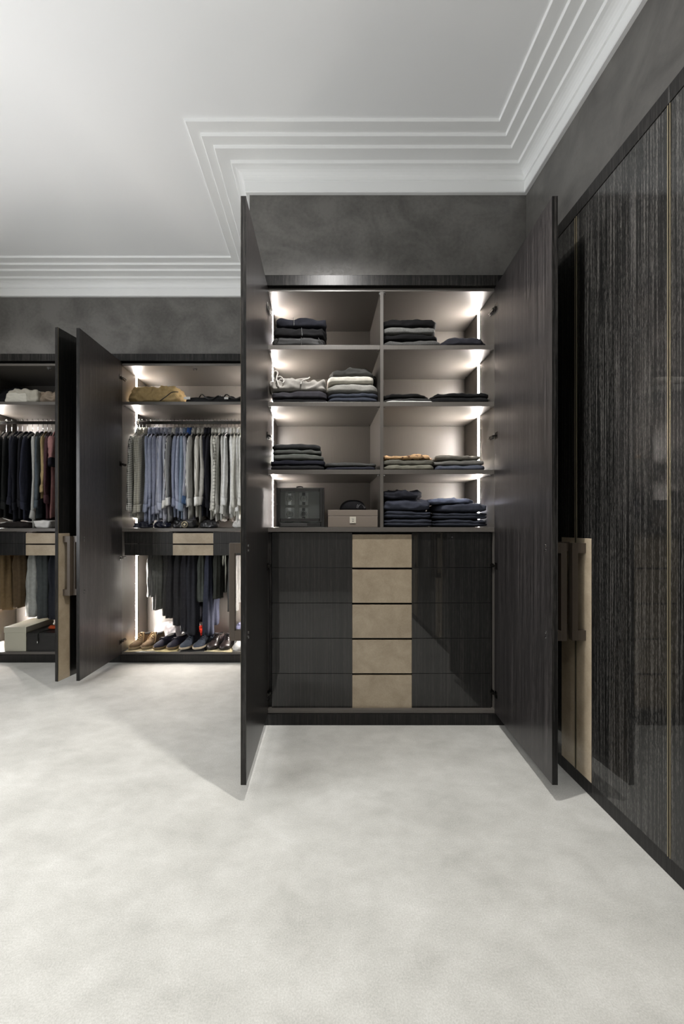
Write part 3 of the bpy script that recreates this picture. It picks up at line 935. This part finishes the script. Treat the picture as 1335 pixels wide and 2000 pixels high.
def garment(name, label, group, x, y, z, mat, seed, length=0.80, half=0.225, thick=0.034, sleeve=0.62, srad=0.020, cuff=None, collar=None,
            rz=0.0, cat='shirt', drop=0.112, sleeve_w=0.052, flare=0.0, knit=False, hem=None):
    """shirt, jumper or jacket hung on a hanger; its plane runs into the wardrobe; z = top of the shoulders at the neck"""
    rnd = random.Random(seed)
    t = empty(name, (x, y, z), rz, label, cat, group)
    NT, NS = 16, 16
    def top(u):
        a = abs(u)
        return -0.012 - (0.0 if a < 0.22 else drop * ((a - 0.22) / 0.78) ** 1.15)
    ph = rnd.uniform(0, 6)
    def pt(u, s, side):
        zt = top(u)
        zb = -length + 0.02 * math.sin(ph + 2.2 * u) - 0.015 * (u * u)
        zz = zt + (zb - zt) * s
        wd = half * (1 - 0.06 * math.sin(math.pi * min(1, s * 1.3)) + flare * s)
        yy = u * wd
        edge = (1 - abs(u) ** 3.0) ** 0.5 if abs(u) < 1 else 0
        base = thick * (0.22 + 0.78 * min(1, s * 3.2)) * 0.5
        fold = 0.30 * thick * math.sin(u * 9 + ph + 1.3 * math.sin(s * 2 + ph)) * min(1, s * 1.6)
        xx = side * base * edge + fold * (0.5 + 0.5 * edge) + 0.006 * nz((yy, zz, 0), 5, seed)
        return (xx, yy, zz)
    vs, fs = [], []
    cols = []
    for k in range(NT + 1):
        cols.append((2 * k / NT - 1, 1))
    for k in range(NT - 1, 0, -1):
        cols.append((2 * k / NT - 1, -1))
    nc = len(cols)
    rings = []
    for i in range(NS + 1):
        rings.append([pt(u, i / NS, sd) for u, sd in cols])
    MB().loft(rings, cap0=True, cap1=True).build('body', mat, t, smooth=True)
    for sgn in (-1, 1):
        if sleeve <= 0: continue
        rings = []
        n = 14
        y0, z0 = sgn * (half - 0.046), -drop + 0.020
        bend = rnd.uniform(-0.014, 0.018)
        slant = rnd.uniform(-0.030, 0.015)
        nst = 14
        L = sleeve - 0.0
        cl = 0.065 if cuff is not None else 0.0
        def sec(s, extra=0.0, rr=None):
            zz = z0 - (L * s)
            yy = y0 + sgn * (0.012 + 0.030 * math.sin(min(1, s * 1.5) * math.pi / 2)) + slant * s
            ww = sleeve_w * (1.0 - 0.34 * s) if rr is None else rr
            tt = srad * (1.0 - 0.18 * s)
            if s < 0.08: ww *= 0.55 + 5.6 * s; tt *= 0.55 + 5.6 * s
            xx = 0.004 + bend * math.sin(s * 3.1)
            out = []
            for q in range(n):
                a = 2 * math.pi * q / n
                wr = 1 + 0.11 * math.sin(3 * a + ph + s * 5) + 0.22 * nz((math.cos(a), math.sin(a), s * 9), 1.0, seed) * (0.4 + 1.1 * s)
                out.append((xx + (tt + extra) * wr * math.cos(a), yy + (ww + extra) * wr * math.sin(a), zz + 0.008 * math.sin(a + ph) * s))
            return out
        for i in range(nst + 1):
            s = i / nst * (1 - cl / L)
            rings.append(sec(s))
        sl = MB().loft(rings).build('sleeve', mat, t, smooth=True)
        if cuff is not None:
            MB().loft([sec(1 - cl / L - 0.005, 0.002), sec(1 - cl / L * 0.7, 0.003), sec(1 - cl / L * 0.3, 0.003), sec(1.0, 0.004)]).build('cuff', cuff, sl, smooth=True)
    if collar is not None:
        rings = []
        for dz, rx, ry in ((-0.030, 0.022, 0.062), (-0.004, 0.020, 0.052), (0.032, 0.015, 0.044), (0.040, 0.017, 0.048), (0.016, 0.023, 0.060), (-0.022, 0.026, 0.072)):
            rings.append([(rx * math.cos(2 * math.pi * q / 16), ry * math.sin(2 * math.pi * q / 16) - 0.004, dz - 0.016 * max(0, -math.sin(2 * math.pi * q / 16))) for q in range(16)])
        MB().loft(rings, cap0=False, cap1=False).build('collar', collar, t, smooth=True)
    if hem is not None:
        MB().loft([[(p[0] * 1.1, p[1] * 1.005, p[2] - 0.03) for p in rings_] for rings_ in ([pt(u, 0.985, sd) for u, sd in cols], [pt(u, 1.0, sd) for u, sd in cols])]).build('hem', hem, t, smooth=True)
    return t

def X(u, y):
    return (u - 626.0) * y / FPX
# rail of shirts: rail position, colour, pattern, wording
W = (226, 226, 222)
shirts = [
 (-1.716, (36, 36, 36), 'check', (225, 225, 218), 'black and white gingham shirt', None, None),
 (-1.688, (120, 118, 108), 'check', (208, 206, 194), 'small grey check shirt', None, None),
 (-1.652, (150, 147, 134), 'check', (206, 204, 192), 'fine olive check shirt', None, None),
 (-1.610, (156, 164, 186), None, W, 'pale sky blue shirt', None, None),
 (-1.571, (166, 173, 194), None, W, 'pale blue shirt', None, None),
 (-1.534, (150, 155, 176), None, W, 'hazy blue shirt', None, None),
 (-1.494, (160, 163, 178), None, W, 'blue grey shirt', None, None),
 (-1.458, (160, 168, 192), 'stripe', (205, 208, 218), 'faint blue striped shirt', None, None),
 (-1.420, (176, 178, 190), None, W, 'silver blue shirt', W, None),
 (-1.384, (44, 46, 54), 'stripe', (228, 228, 226), 'bold black and white striped shirt', W, W),
 (-1.348, (130, 136, 156), None, W, 'slate blue shirt', None, None),
 (-1.312, (150, 156, 174), None, W, 'dusty blue shirt', None, (206, 208, 216)),
 (-1.276, (126, 140, 158), None, W, 'steel blue shirt', None, None),
 (-1.240, (148, 150, 162), None, W, 'grey shirt with blue cuffs and a bright blue collar', (62, 84, 116), (62, 98, 168)),
 (-1.196, (120, 120, 118), 'stripe', (214, 213, 208), 'grey and white striped shirt', None, None),
 (-1.150, (166, 163, 154), 'stripe', (206, 204, 198), 'stone striped shirt', W, None),
 (-1.112, (150, 148, 142), None, W, 'warm grey shirt', None, None),
 (-1.078, (30, 31, 40), None, W, 'midnight navy shirt', None, None),
 (-1.048, (26, 26, 32), None, W, 'black shirt', None, None),
 (-1.016, (188, 186, 178), None, W, 'light stone shirt', None, None),
 (-0.982, (202, 200, 190), 'grid', (92, 90, 84), 'cream windowpane check shirt', None, None),
 (-0.948, (205, 204, 198), None, W, 'off-white shirt', None, None),
 (-0.914, (192, 191, 186), None, W, 'pale grey shirt', None, None),
 (-0.880, (222, 222, 220), None, W, 'bright white shirt', None, None),
 (-0.846, (214, 214, 211), None, W, 'white shirt', None, None),
 (-0.812, (205, 203, 194), None, W, 'ivory shirt', None, None),
 (-0.778, (226, 225, 222), None, W, 'crisp white shirt', None, None),
 (-0.744, (218, 217, 211), None, W, 'soft white shirt', None, None),
 (-0.710, (210, 206, 194), None, W, 'cream shirt', None, None),
]
HB = plain('black_hanger', (14, 14, 14), 0.35)
HW_ = plain('grey_hanger', (150, 148, 144), 0.4)
for i, (x, c, pat, c2, word, cf, cl) in enumerate(shirts):
    rnd = random.Random(100 + i)
    m = fab(c, pat, c2, 0.016 if pat == 'check' else (0.010 if pat == 'stripe' else 0.030), 0.85)
    rz = R(rnd.uniform(4, 11))
    hanger(x, RAILY, RAILZ + 0.0155, 'hanger under the %s shirt of the shirt rail' % ORD[i], 'hangers on the shirt rail', HB if i > 2 else HW_, rz)
    garment('hanging_shirt', '%s, %s along the shirt rail' % (word, ORD[i]), 'shirts on the rail', x, RAILY, RAILZ - 0.082, m, 300 + i,
            length=rnd.uniform(0.800, 0.855), half=rnd.uniform(0.218, 0.236), thick=0.030, sleeve=rnd.uniform(0.61, 0.70), srad=rnd.uniform(0.019, 0.023), sleeve_w=rnd.uniform(0.052, 0.064),
            cuff=fab(cf, None, W, 0.012, 0.85) if cf else m, collar=fab(cl, None, W, 0.012, 0.85) if cl else m, rz=rz)

knits = [
 (-2.975, (26, 26, 26), 'black jumper', 0.80, 0.62),
 (-2.925, (30, 31, 31), 'charcoal black jumper', 0.83, 0.66),
 (-2.868, (35, 36, 46), 'deep blue jumper', 0.78, 0.62),
 (-2.824, (30, 31, 38), 'ink navy jumper', 0.84, 0.66),
 (-2.778, (26, 26, 31), 'near-black navy jumper', 0.82, 0.64),
 (-2.730, (40, 42, 54), 'royal navy jumper', 0.84, 0.66),
 (-2.676, (146, 146, 142), 'long pale grey marl cardigan', 0.93, 0.74),
 (-2.630, (72, 80, 86), 'teal grey jumper', 0.80, 0.64),
 (-2.588, (150, 132, 96), 'sand coloured jumper', 0.62, 0.50),
 (-2.548, (66, 44, 48), 'dark burgundy jumper', 0.84, 0.60),
 (-2.506, (142, 104, 102), 'faded red polo shirt with a dark banded short sleeve', 0.82, 0.27),
]
for i, (x, c, word, ln, sl) in enumerate(knits):
    rnd = random.Random(500 + i)
    rz = R(rnd.uniform(19, 26))
    m = fab(c, 'marl' if 'marl' in word else None, (176, 176, 172), 0.01, 0.95, 500)
    hanger(x, RAILY, RAILZ + 0.0155, 'hanger under the %s garment of the knitwear rail' % ORD[i], 'hangers on the knitwear rail', HW_, rz)
    cuffm = fab((26, 24, 32)) if i == 10 else (m if i != 10 else None)
    garment('hanging_polo_shirt' if i == 10 else ('hanging_cardigan' if i == 6 else 'hanging_jumper'), '%s, %s along the knitwear rail' % (word, ORD[i]), 'knitwear on the rail', x, RAILY, RAILZ - 0.078, m, 700 + i,
            length=ln, half=0.235, thick=0.036, sleeve=sl, srad=0.020 if i != 10 else 0.030, cuff=cuffm, collar=None, rz=rz, cat='knitwear', drop=0.115, sleeve_w=0.058 if i != 10 else 0.085)

def trousers(label, group, x, y, z, mat, seed, length, width, thick, name='hanging_trousers', cat='trousers', lean=0.0, flare=0.0, legs=2):
    """trousers hung from a clip hanger; each leg a soft hanging tube"""
    rnd = random.Random(seed)
    t = empty(name, (x, y, z), R(rnd.uniform(-6, 6)), label, cat, group)
    for s in ((-1, 1) if legs == 2 else (0,)):
        rings = []
        n, nst = 28, 16
        ph = rnd.uniform(0, 6)
        for i in range(nst + 1):
            q = i / nst
            zz = -length * q * (1 - 0.05 * (s + 1) * rnd.uniform(0.8, 1.0) * (1 if i == nst else 1))
            zz = -length * (1 - 0.04 * (s + 1)) * q
            ww = width * (0.86 + flare * q) * (0.5 if legs == 2 else 1.0) * (0.94 + 0.05 * math.sin(ph + q * 4)) * (0.55 + 0.45 * min(1, q * 5))
            tt = thick * 1.35 * (0.5 + 0.5 * min(1, q * 4)) * (1 + 0.25 * q)
            ring = []
            for k in range(n):
                a = 2 * math.pi * k / n
                wr = 1 + 0.10 * math.sin(3 * a + ph + q * 4) + 0.14 * math.sin(7 * a + 2 * ph + q * 1.5) + 0.22 * nz((math.cos(a), math.sin(a), q * 5), 1.0, seed + s)
                ring.append((s * 0.006 + lean * q + tt * wr * math.cos(a) * 0.5, s * width * 0.27 + ww * wr * math.sin(a) * 0.56, zz + 0.006 * math.sin(a + ph)))
            rings.append(ring)
        MB().loft(rings).build('leg' if legs == 2 else 'body', mat, t, smooth=True)
    MB().box(-thick * 0.35, thick * 0.35, -width * 0.52, width * 0.52, -0.028, 0.012).build('waistband', mat, t, bevel=0.004)
    return t

def clip_hanger(x, y, z, label, group):
    t = empty('clip_hanger', (x, y, z), 0, label, 'hanger', group)
    pts = [(0, 0.017 * math.cos(math.pi * (0.95 - 1.1 * k / 8)), 0.017 * math.sin(math.pi * (0.95 - 1.1 * k / 8))) for k in range(9)] + [(0, 0.002, -0.032), (0, 0, -0.046)]
    MB().tube(pts, 0.002, 6).build('hook', M['chrome'], t, smooth=True)
    MB().box(-0.004, 0.004, -0.15, 0.15, -0.053, -0.044).build('bar', M['steel'], t)

low = [  # lower rail of the shirt wardrobe
 (-1.575, (102, 102, 100), 'short charcoal trousers nearest the light strip', 0.40, 0.30, 0.050),
 (-1.505, (92, 93, 90), 'dark grey wide trousers beside the light strip trousers', 0.52, 0.33, 0.060),
 (-1.440, (77, 77, 77), 'smoky grey narrow trousers under the shirt drawers', 0.58, 0.28, 0.050),
 (-1.380, (64, 64, 67), 'soot grey trousers above the tan shoes and loafers', 0.60, 0.30, 0.050),
 (-1.315, (56, 56, 59), 'long black trousers above the navy loafers', 0.66, 0.32, 0.058),
 (-1.250, (49, 49, 54), 'wide black trousers above the navy loafers and suede shoes', 0.72, 0.32, 0.062),
 (-1.180, (51, 52, 58), 'long near-black trousers above the blue suede shoes', 0.74, 0.34, 0.066),
 (-1.105, (78, 82, 78), 'sage grey jacket hanging short among black trousers', 0.44, 0.30, 0.046),
 (-1.045, (54, 57, 70), 'dark blue trousers with long legs', 0.76, 0.28, 0.056),
 (-0.950, (54, 56, 52), 'olive black trousers beside the door handle', 0.42, 0.30, 0.050),
 (-0.820, (72, 72, 70), 'grey jeans hanging close to the open middle wardrobe', 0.54, 0.30, 0.054),
]
for i, (x, c, l, ln, wd, th) in enumerate(low):
    clip_hanger(x, 3.84, 1.03 + 0.0005 + 0.0165, 'clip hanger carrying the ' + l, 'clip hangers under the shirt drawers')
    trousers(l, 'trousers under the shirt drawers', x, 3.84, 1.000, fab(c), 900 + i, ln + 0.06, wd, th)
low2 = [
 (-2.930, (112, 94, 68), 'khaki brown trousers above the beige box', 0.52, 0.32, 0.085),
 (-2.800, (84, 70, 52), 'dark brown trousers beside the khaki pair', 0.50, 0.30, 0.070),
 (-2.655, (150, 152, 148), 'light grey trousers in the leftmost wardrobe', 0.58, 0.30, 0.075),
 (-2.555, (66, 70, 70), 'slate grey trousers beside the light grey pair', 0.60, 0.32, 0.075),
 (-2.450, (38, 40, 46), 'blue black trousers beside the slate grey pair', 0.60, 0.32, 0.070),
 (-2.350, (30, 32, 42), 'navy trousers half hidden by the open door', 0.60, 0.30, 0.070),
]
for i, (x, c, l, ln, wd, th) in enumerate(low2):
    clip_hanger(x, 3.84, 1.03 + 0.0005 + 0.0165, 'clip hanger carrying the ' + l, 'clip hangers in the leftmost wardrobe')
    trousers(l, 'trousers in the leftmost wardrobe', x, 3.84, 1.000, fab(c), 950 + i, ln + 0.06, wd, th)

# ------------------------------------------------------------------ shoes
def shoe(label, group, x, y, rz, upper, sole, lace, seed, style='derby', L=0.285, zbase=0.0906, lining=None):
    """toe at -y; origin on the ground under the middle"""
    t = empty('shoe', (x, y, zbase), rz, label, 'shoe', group)
    def hw(s):          # half width along the length, s = 0 toe .. 1 heel
        return 0.048 * min(1, (s / 0.16 + 0.02)) ** 0.5 * (1 - 0.16 * math.exp(-((s - 0.58) / 0.16) ** 2)) * (1 - 0.16 * max(0, (s - 0.62) / 0.38)) * (1 - max(0, (s - 0.9) / 0.1) ** 2 * 0.45)
    def ht(s):
        pts = [(0, 0.018), (0.08, 0.040), (0.2, 0.050), (0.34, 0.062), (0.48, 0.092), (0.58, 0.100), (0.70, 0.084), (0.85, 0.084), (1, 0.090)]
        if style == 'loafer':
            pts = [(0, 0.018), (0.08, 0.040), (0.2, 0.050), (0.36, 0.062), (0.5, 0.082), (0.58, 0.074), (0.72, 0.068), (0.85, 0.072), (1, 0.080)]
        for (a, p), (c_, q) in zip(pts, pts[1:]):
            if s <= c_:
                return p + (q - p) * (s - a) / (c_ - a)
        return pts[-1][1]
    rings = []
    NSEC = 18
    for i in range(NSEC + 1):
        s = i / NSEC
        yy = (s - 0.5) * L
        W_, H_ = hw(s), ht(s)
        ring = []
        for k in range(16):
            a = 2 * math.pi * k / 16
            cx_ = math.copysign(abs(math.cos(a)) ** 0.8, math.cos(a))
            sz_ = math.sin(a)
            zz = 0.016 + (H_ - 0.016) * max(0, sz_) ** 0.85 if sz_ > 0 else 0.016
            nar = 1 - (0.42 if s > 0.35 else 0.25) * max(0, sz_) ** 1.6
            ring.append((W_ * cx_ * nar + 0.002 * nz((cx_, s * 6, sz_), 1.5, seed), yy, zz))
        rings.append(ring)
    up = MB().loft(rings).build('upper', upper, t, smooth=True)
    so = []
    outline = [(hw(i / 16) * 1.05 + 0.001, (i / 16 - 0.5) * L * 1.02) for i in range(17)]
    loop = [(w2, yy) for w2, yy in outline] + [(-w2, yy) for w2, yy in reversed(outline)]
    MB().loft([[(p, q, 0.0) for p, q in loop], [(p * 1.02, q * 1.005, 0.010) for p, q in loop], [(p, q, 0.018) for p, q in loop]]).build('sole', sole, t)
    # foot opening
    op = []
    for k in range(16):
        a = 2 * math.pi * k / 16
        s = 0.76 + 0.19 * math.sin(a)
        op.append((0.024 * math.cos(a), (s - 0.5) * L, ht(s) + 0.0035))
    MB().loft([op, [(p[0] * 0.9, p[1], p[2] - 0.004) for p in op]]).build('opening', lining or M['black'], t)  # dark disc on the closed upper, stands in for the shaded hollow
    if style != 'loafer':
        lc = MB()
        for k in range(4):
            s = 0.36 + 0.055 * k
            yy = (s - 0.5) * L
            zz = ht(s)
            lc.tube([(-0.020, yy, zz - 0.006), (0, yy - 0.003, zz + 0.003), (0.020, yy, zz - 0.006)], 0.0026, 6)
        yy = (0.55 - 0.5) * L
        zz = ht(0.55)
        for s in (-1, 1):
            lc.tube([(0, yy, zz + 0.003), (s * 0.016, yy - 0.012, zz + 0.010), (s * 0.030, yy - 0.018, zz - 0.004), (s * 0.044, yy - 0.04, zz - 0.045), (s * 0.046, yy - 0.055, zz - 0.068)], 0.0022, 6, sub=3)
        lc.build('laces', lace, t, smooth=True)
        MB().box(-0.019, 0.019, (0.52 - 0.5) * L, (0.60 - 0.5) * L, ht(0.55) - 0.02, ht(0.56) + 0.014).build('tongue', upper, t, bevel=0.004)
    else:
        MB().tube([(-0.036, -0.03, 0.056), (-0.022, -0.034, 0.070), (0, -0.036, 0.0745), (0.022, -0.034, 0.070), (0.036, -0.03, 0.056)], 0.006, 8).build('strap', upper, t, smooth=True)
        MB().box(-0.014, 0.014, -0.044, -0.030, 0.074, 0.081).build('buckle', M['chrome'], t, bevel=0.002)
    return t

def dust_bag(label, group, x, y, sx, sy, mat, seed, rz=0.0):
    n, m_ = 14, 10
    vs, fs = [], []
    for j in range(m_ + 1):
        for i in range(n + 1):
            u, v = i / n - 0.5, j / m_ - 0.5
            px, py = u * sx, v * sy
            e = min(0.5 - abs(u), 0.5 - abs(v))
            px += 0.02 * nz((px, py, 0), 12, seed)
            py += 0.02 * nz((px, py, 4), 12, seed + 3)
            vs.append((px, py, 0.0022 + 0.006 * max(0.0, nz((px, py, 2), 22, seed)) * min(1, e * 10 + 0.3)))
    k = len(vs)
    vs += [(p[0], p[1], 0.0) for p in vs]
    for j in range(m_):
        for i in range(n):
            a = j * (n + 1) + i
            q = (a, a + 1, a + n + 2, a + n + 1)
            fs.append(q)
            fs.append(tuple(z_ + k for z_ in reversed(q)))
    rim = [i for i in range(n + 1)] + [(j) * (n + 1) + n for j in range(1, m_ + 1)] + [m_ * (n + 1) + i for i in range(n - 1, -1, -1)] + [j * (n + 1) for j in range(m_ - 1, 0, -1)]
    for a, c_ in zip(rim, rim[1:] + rim[:1]):
        fs.append((a, a + k, c_ + k, c_))
    o = MB().add(vs, fs).build('dust_bag', mat, None, smooth=True)
    o.location = (x, y, 0.0903)
    o.rotation_euler = (0, 0, rz)
    return props(o, label, 'dust bag', group)

SY = SYC + 0.175
GB = 'cloth bags under the shoes'
cream = fab((196, 184, 150))
dust_bag('cream cloth bag under the tan suede shoes', GB, -1.585, SY - 0.01, 0.30, 0.31, cream, 1, 0.1)
dust_bag('yellowish cloth bag under the navy loafers', GB, -1.370, SY - 0.02, 0.24, 0.30, fab((190, 176, 132)), 2, -0.08)
dust_bag('black cloth bag under the blue suede shoes', GB, -1.125, SY - 0.02, 0.24, 0.30, fab((24, 24, 26)), 3, 0.06)
dust_bag('cream cloth bag with knotted cord under the brown shoes', GB, -0.890, SY - 0.03, 0.25, 0.30, cream, 4, -0.1)
ZS = 0.0985
tan = fab((116, 97, 75), rough=0.95)
tans = plain('crepe_sole', (160, 142, 112), 0.7)
navy = fab((38, 37, 48), rough=0.9)
navs = plain('navy_sole', (120, 104, 76), 0.6)
blue = fab((60, 66, 77), rough=0.95)
blus = plain('pale_sole', (196, 182, 158), 0.6)
brown = plain('brown_leather', (48, 40, 38), 0.28, 0, 0.5, 0.15)
brs = plain('dark_sole', (26, 22, 20), 0.5)
GS = 'shoes on the wardrobe floor'
tl = fab((190, 164, 122))
bl = fab((16, 16, 20))
shoe('tan suede lace-up shoe nearest the light strip', GS, -1.652, SY, R(-14), tan, tans, tl, 1, zbase=ZS)
shoe('tan suede lace-up shoe beside the navy loafers', GS, -1.545, SY + 0.012, R(-16), tan, tans, tl, 2, zbase=ZS)
shoe('navy suede loafer beside the tan shoes', GS, -1.430, SY - 0.004, R(-16), navy, navs, bl, 3, 'loafer', zbase=ZS)
shoe('navy suede loafer beside the blue suede shoes', GS, -1.315, SY, R(-14), navy, navs, bl, 4, 'loafer', zbase=ZS)
shoe('blue suede lace-up with pale sole beside the loafers', GS, -1.198, SY - 0.002, R(-15), blue, blus, bl, 5, zbase=ZS)
shoe('blue suede lace-up with pale sole beside the brown shoes', GS, -1.078, SY, R(-16), blue, blus, bl, 6, zbase=ZS)
shoe('polished brown leather shoe beside the blue suede shoes', GS, -0.958, SY - 0.01, R(-12), brown, brs, bl, 7, zbase=ZS, L=0.27)
shoe('polished brown leather shoe farther from the blue suede shoes', GS, -0.850, SY - 0.02, R(-8), brown, brs, bl, 8, zbase=ZS, L=0.27)
shoe('white trainer at the end of the shoe row', GS, -0.735, SY - 0.01, R(-4), plain('white_leather', (205, 204, 200), 0.5), plain('white_sole', (214, 213, 208), 0.6), fab((214, 213, 208)), 9, zbase=0.0906, L=0.27)

def bag(name, label, group, c, size, mat, seed, amp=0.014, freq=12, ex=0.6, cat='bag', taper=0.15, rz=0.0):
    return props(blob(name, mat, None, c, size, seed, amp, freq, ex, True, (40, 24, 16), 0, 0.0, taper, rz, 0.05, amp * 1.3), label, cat, group)
GW = 'crumpled bags behind the shoes'
wht = plain('white_paper', (150, 147, 148), 0.8, 0, 0.2)
bag('paper_bag', 'crumpled grey white bag behind the tan shoes', GW, (-1.500, 3.96, 0.0906), (0.26, 0.14, 0.15), wht, 21, 0.004, 14, 0.3)
bag('paper_bag', 'crumpled white bag between tan shoes and loafers', GW, (-1.270, 3.95, 0.0906), (0.17, 0.14, 0.16), wht, 22, 0.004, 14, 0.3)
bag('red_pouch', 'bright red pouch behind the navy loafers', None, (-1.165, 3.90, 0.0906), (0.20, 0.10, 0.135), fab((214, 60, 42), rough=0.6), 23, 0.006, 14, 0.35)
bag('paper_bag', 'blue grey bag behind the brown shoes', GW, (-0.720, 3.95, 0.0906), (0.24, 0.14, 0.15), fab((110, 112, 134)), 24, 0.007, 14, 0.4)

# ------------------------------------------------------------------ things on the shelves of the set-back wardrobes
tb = bag('garment_bag', 'crumpled tan cloth bag on the top shelf above the shirts', None, (-1.480, SYC + 0.19, 2.2866), (0.50, 0.34, 0.165), fab((176, 152, 108), rough=0.7), 31, 0.013, 9, 0.42, 'bag', 0.2)
mb = MB().tube([(-1.42, SYC + 0.025, 2.30), (-1.36, SYC + 0.012, 2.335), (-1.31, SYC + 0.02, 2.375), (-1.27, SYC + 0.06, 2.39)], 0.004, 6, sub=4)
mb.build('cord', M['black'], tb, smooth=True)
GK = 'black garment bags on the top shelf'
kb = bag('suit_bag', 'black folded garment bag with a loop strap lying on the top shelf', GK, (-0.900, SYC + 0.20, 2.2866), (0.66, 0.34, 0.062), fab((15, 15, 16), rough=0.6), 32, 0.010, 9, 0.4, 'bag', 0.05)
for x_ in (-1.02, -0.80):
    MB().tube([(x_ - 0.08, SYC + 0.10, 2.345), (x_ - 0.045, SYC + 0.05, 2.362), (x_ - 0.02, SYC + 0.022, 2.352), (x_ + 0.01, SYC + 0.015, 2.325), (x_ + 0.06, SYC + 0.02, 2.315), (x_ + 0.11, SYC + 0.03, 2.345), (x_ + 0.13, SYC + 0.08, 2.362)], 0.006, 6, sub=4).build('strap', M['black'], kb, smooth=True)
MB().box(-1.205, -1.150, SYC + 0.012, SYC + 0.016, 2.310, 2.332).build('tag', plain('tag', (190, 190, 188), 0.5), kb)
MB().box(-0.850, -0.815, SYC + 0.012, SYC + 0.016, 2.312, 2.328).build('tag', plain('tag', (190, 190, 188), 0.5), kb)

bag('dark_pouch', 'black leather pouch with a round gold emblem beneath the shirts', None, (-1.215, SYC + 0.10, 1.1746), (0.22, 0.13, 0.072), plain('black_leather', (18, 18, 19), 0.3), 41, 0.005, 12, 0.4, 'bag', 0.1)
em = bpy.data.objects['dark_pouch']
ring = [[(-1.205 + r * math.cos(k * math.pi / 10), SYC + 0.030 + dy, 1.208 + r * math.sin(k * math.pi / 10)) for k in range(20)] for r, dy in ((0.020, 0.006), (0.030, 0.006), (0.030, 0.0), (0.022, -0.001))]
MB().loft(ring, cap0=False, cap1=False).build('emblem_ring', M['bronze'], em, smooth=True)
MB().loft([[(-1.205 + r * math.cos(k * math.pi / 6), SYC + 0.029 + dy, 1.208 + r * math.sin(k * math.pi / 6)) for k in range(12)] for r, dy in ((0.012, 0.004), (0.010, -0.001))]).build('emblem_boss', M['bronze'], em)
GD = 'small things beneath the shirts'
for nm, lab, x_, wd, h_, mat, ct in (
    ('belt_roll', 'rolled dark belt beneath the check shirts', -1.600, 0.16, 0.055, plain('blue_black', (30, 32, 44), 0.3), 'belt'),
    ('dark_pouch', 'shiny navy pouch beneath the pale blue shirts', -1.425, 0.15, 0.060, plain('navy_satin', (26, 28, 44), 0.25), 'bag'),
    ('dark_pouch', 'rounded charcoal pouch beneath the navy shirt', -1.000, 0.17, 0.070, plain('charcoal_satin', (36, 36, 38), 0.3), 'bag'),
    ('folded_scarf', 'folded white scarf beneath the white shirts', -0.690, 0.22, 0.075, fab((200, 198, 194)), 'scarf')):
    SEED[0] += 1
    bag(nm, lab, GD, (x_, SYC + 0.10, 1.1746), (wd, 0.13, h_), mat, SEED[0], 0.006, 14, 0.55, ct, 0.2)

# leftmost wardrobe
GL = 'bags on the top shelf of the leftmost wardrobe'
bag('dark_holdall', 'black holdall behind the crumpled paper bag', GL, (-2.840, SYC + 0.30, 2.2866), (0.44, 0.26, 0.20), fab((22, 22, 25)), 51, 0.012, 8, 0.5)
pb = bag('paper_bag', 'crumpled pale paper bag on the leftmost top shelf', GL, (-2.655, SYC + 0.13, 2.2866), (0.30, 0.20, 0.13), plain('kraft_pale', (150, 146, 134), 0.7), 52, 0.007, 11, 0.30)
bag('paper_bag', 'small square white paper parcel in front on the leftmost top shelf', GL, (-2.690, SYC + 0.055, 2.2866), (0.20, 0.07, 0.085), plain('paper_white', (176, 173, 162), 0.7), 53, 0.004, 11, 0.22)
bag('cloth_bundle', 'taupe satin bundle next to the paper bag', GL, (-2.390, SYC + 0.14, 2.2866), (0.30, 0.22, 0.125), fab((120, 108, 94), rough=0.5), 54, 0.020, 9, 0.6)
bag('paper_bag', 'white paper bag standing under the knitwear', None, (-2.480, SYC + 0.10, 1.1746), (0.12, 0.10, 0.07), plain('white_card', (205, 203, 200), 0.6), 55, 0.004, 10, 0.25, 'bag', -0.3)
bag('dark_holdall', 'flat dark bag lying under the knitwear', None, (-2.740, SYC + 0.13, 1.1746), (0.30, 0.20, 0.055), fab((34, 30, 28)), 56, 0.006, 10, 0.4)

def carton(label, x0, x1, y0, dy, h, mat, lidh=0.05):
    t = empty('shoe_box', ((x0 + x1) / 2, y0 + dy / 2, 0.0906), 0, label, 'box', 'boxes on the wardrobe floor')
    hw_ = (x1 - x0) / 2
    bx('box_body', mat, t, -hw_, hw_, -dy / 2, dy / 2, 0, h - lidh, 0.0015)
    bx('lid', mat, t, -hw_ - 0.003, hw_ + 0.003, -dy / 2 - 0.003, dy / 2 + 0.003, h - lidh + 0.001, h, 0.0015)
    return t
carton('beige cardboard shoe box under the khaki trousers', -2.785, -2.595, SYC + 0.015, 0.36, 0.212, plain('beige_card', (172, 170, 154), 0.6))
k_ = carton('black cardboard shoe box with a loose cord on its lid', -2.585, -2.320, SYC + 0.012, 0.30, 0.160, plain('black_card', (22, 22, 22), 0.4), 0.03)
MB().tube([(0.02, -0.05, 0.166), (0.00, -0.11, 0.170), (-0.03, -0.148, 0.166), (-0.034, -0.159, 0.140), (-0.032, -0.1585, 0.09)], 0.004, 6, sub=4).build('cord', M['black'], k_, smooth=True)
MB().box(-0.036, -0.029, -0.1625, -0.155, 0.075, 0.092).build('cord_end', M['chrome'], k_)
bag('orange_scarf', 'rust orange scarf lying on the black shoe box', None, (-2.400, SYC + 0.20, 0.2512), (0.20, 0.16, 0.03), fab((150, 62, 30)), 61, 0.006, 14, 0.6, 'scarf')
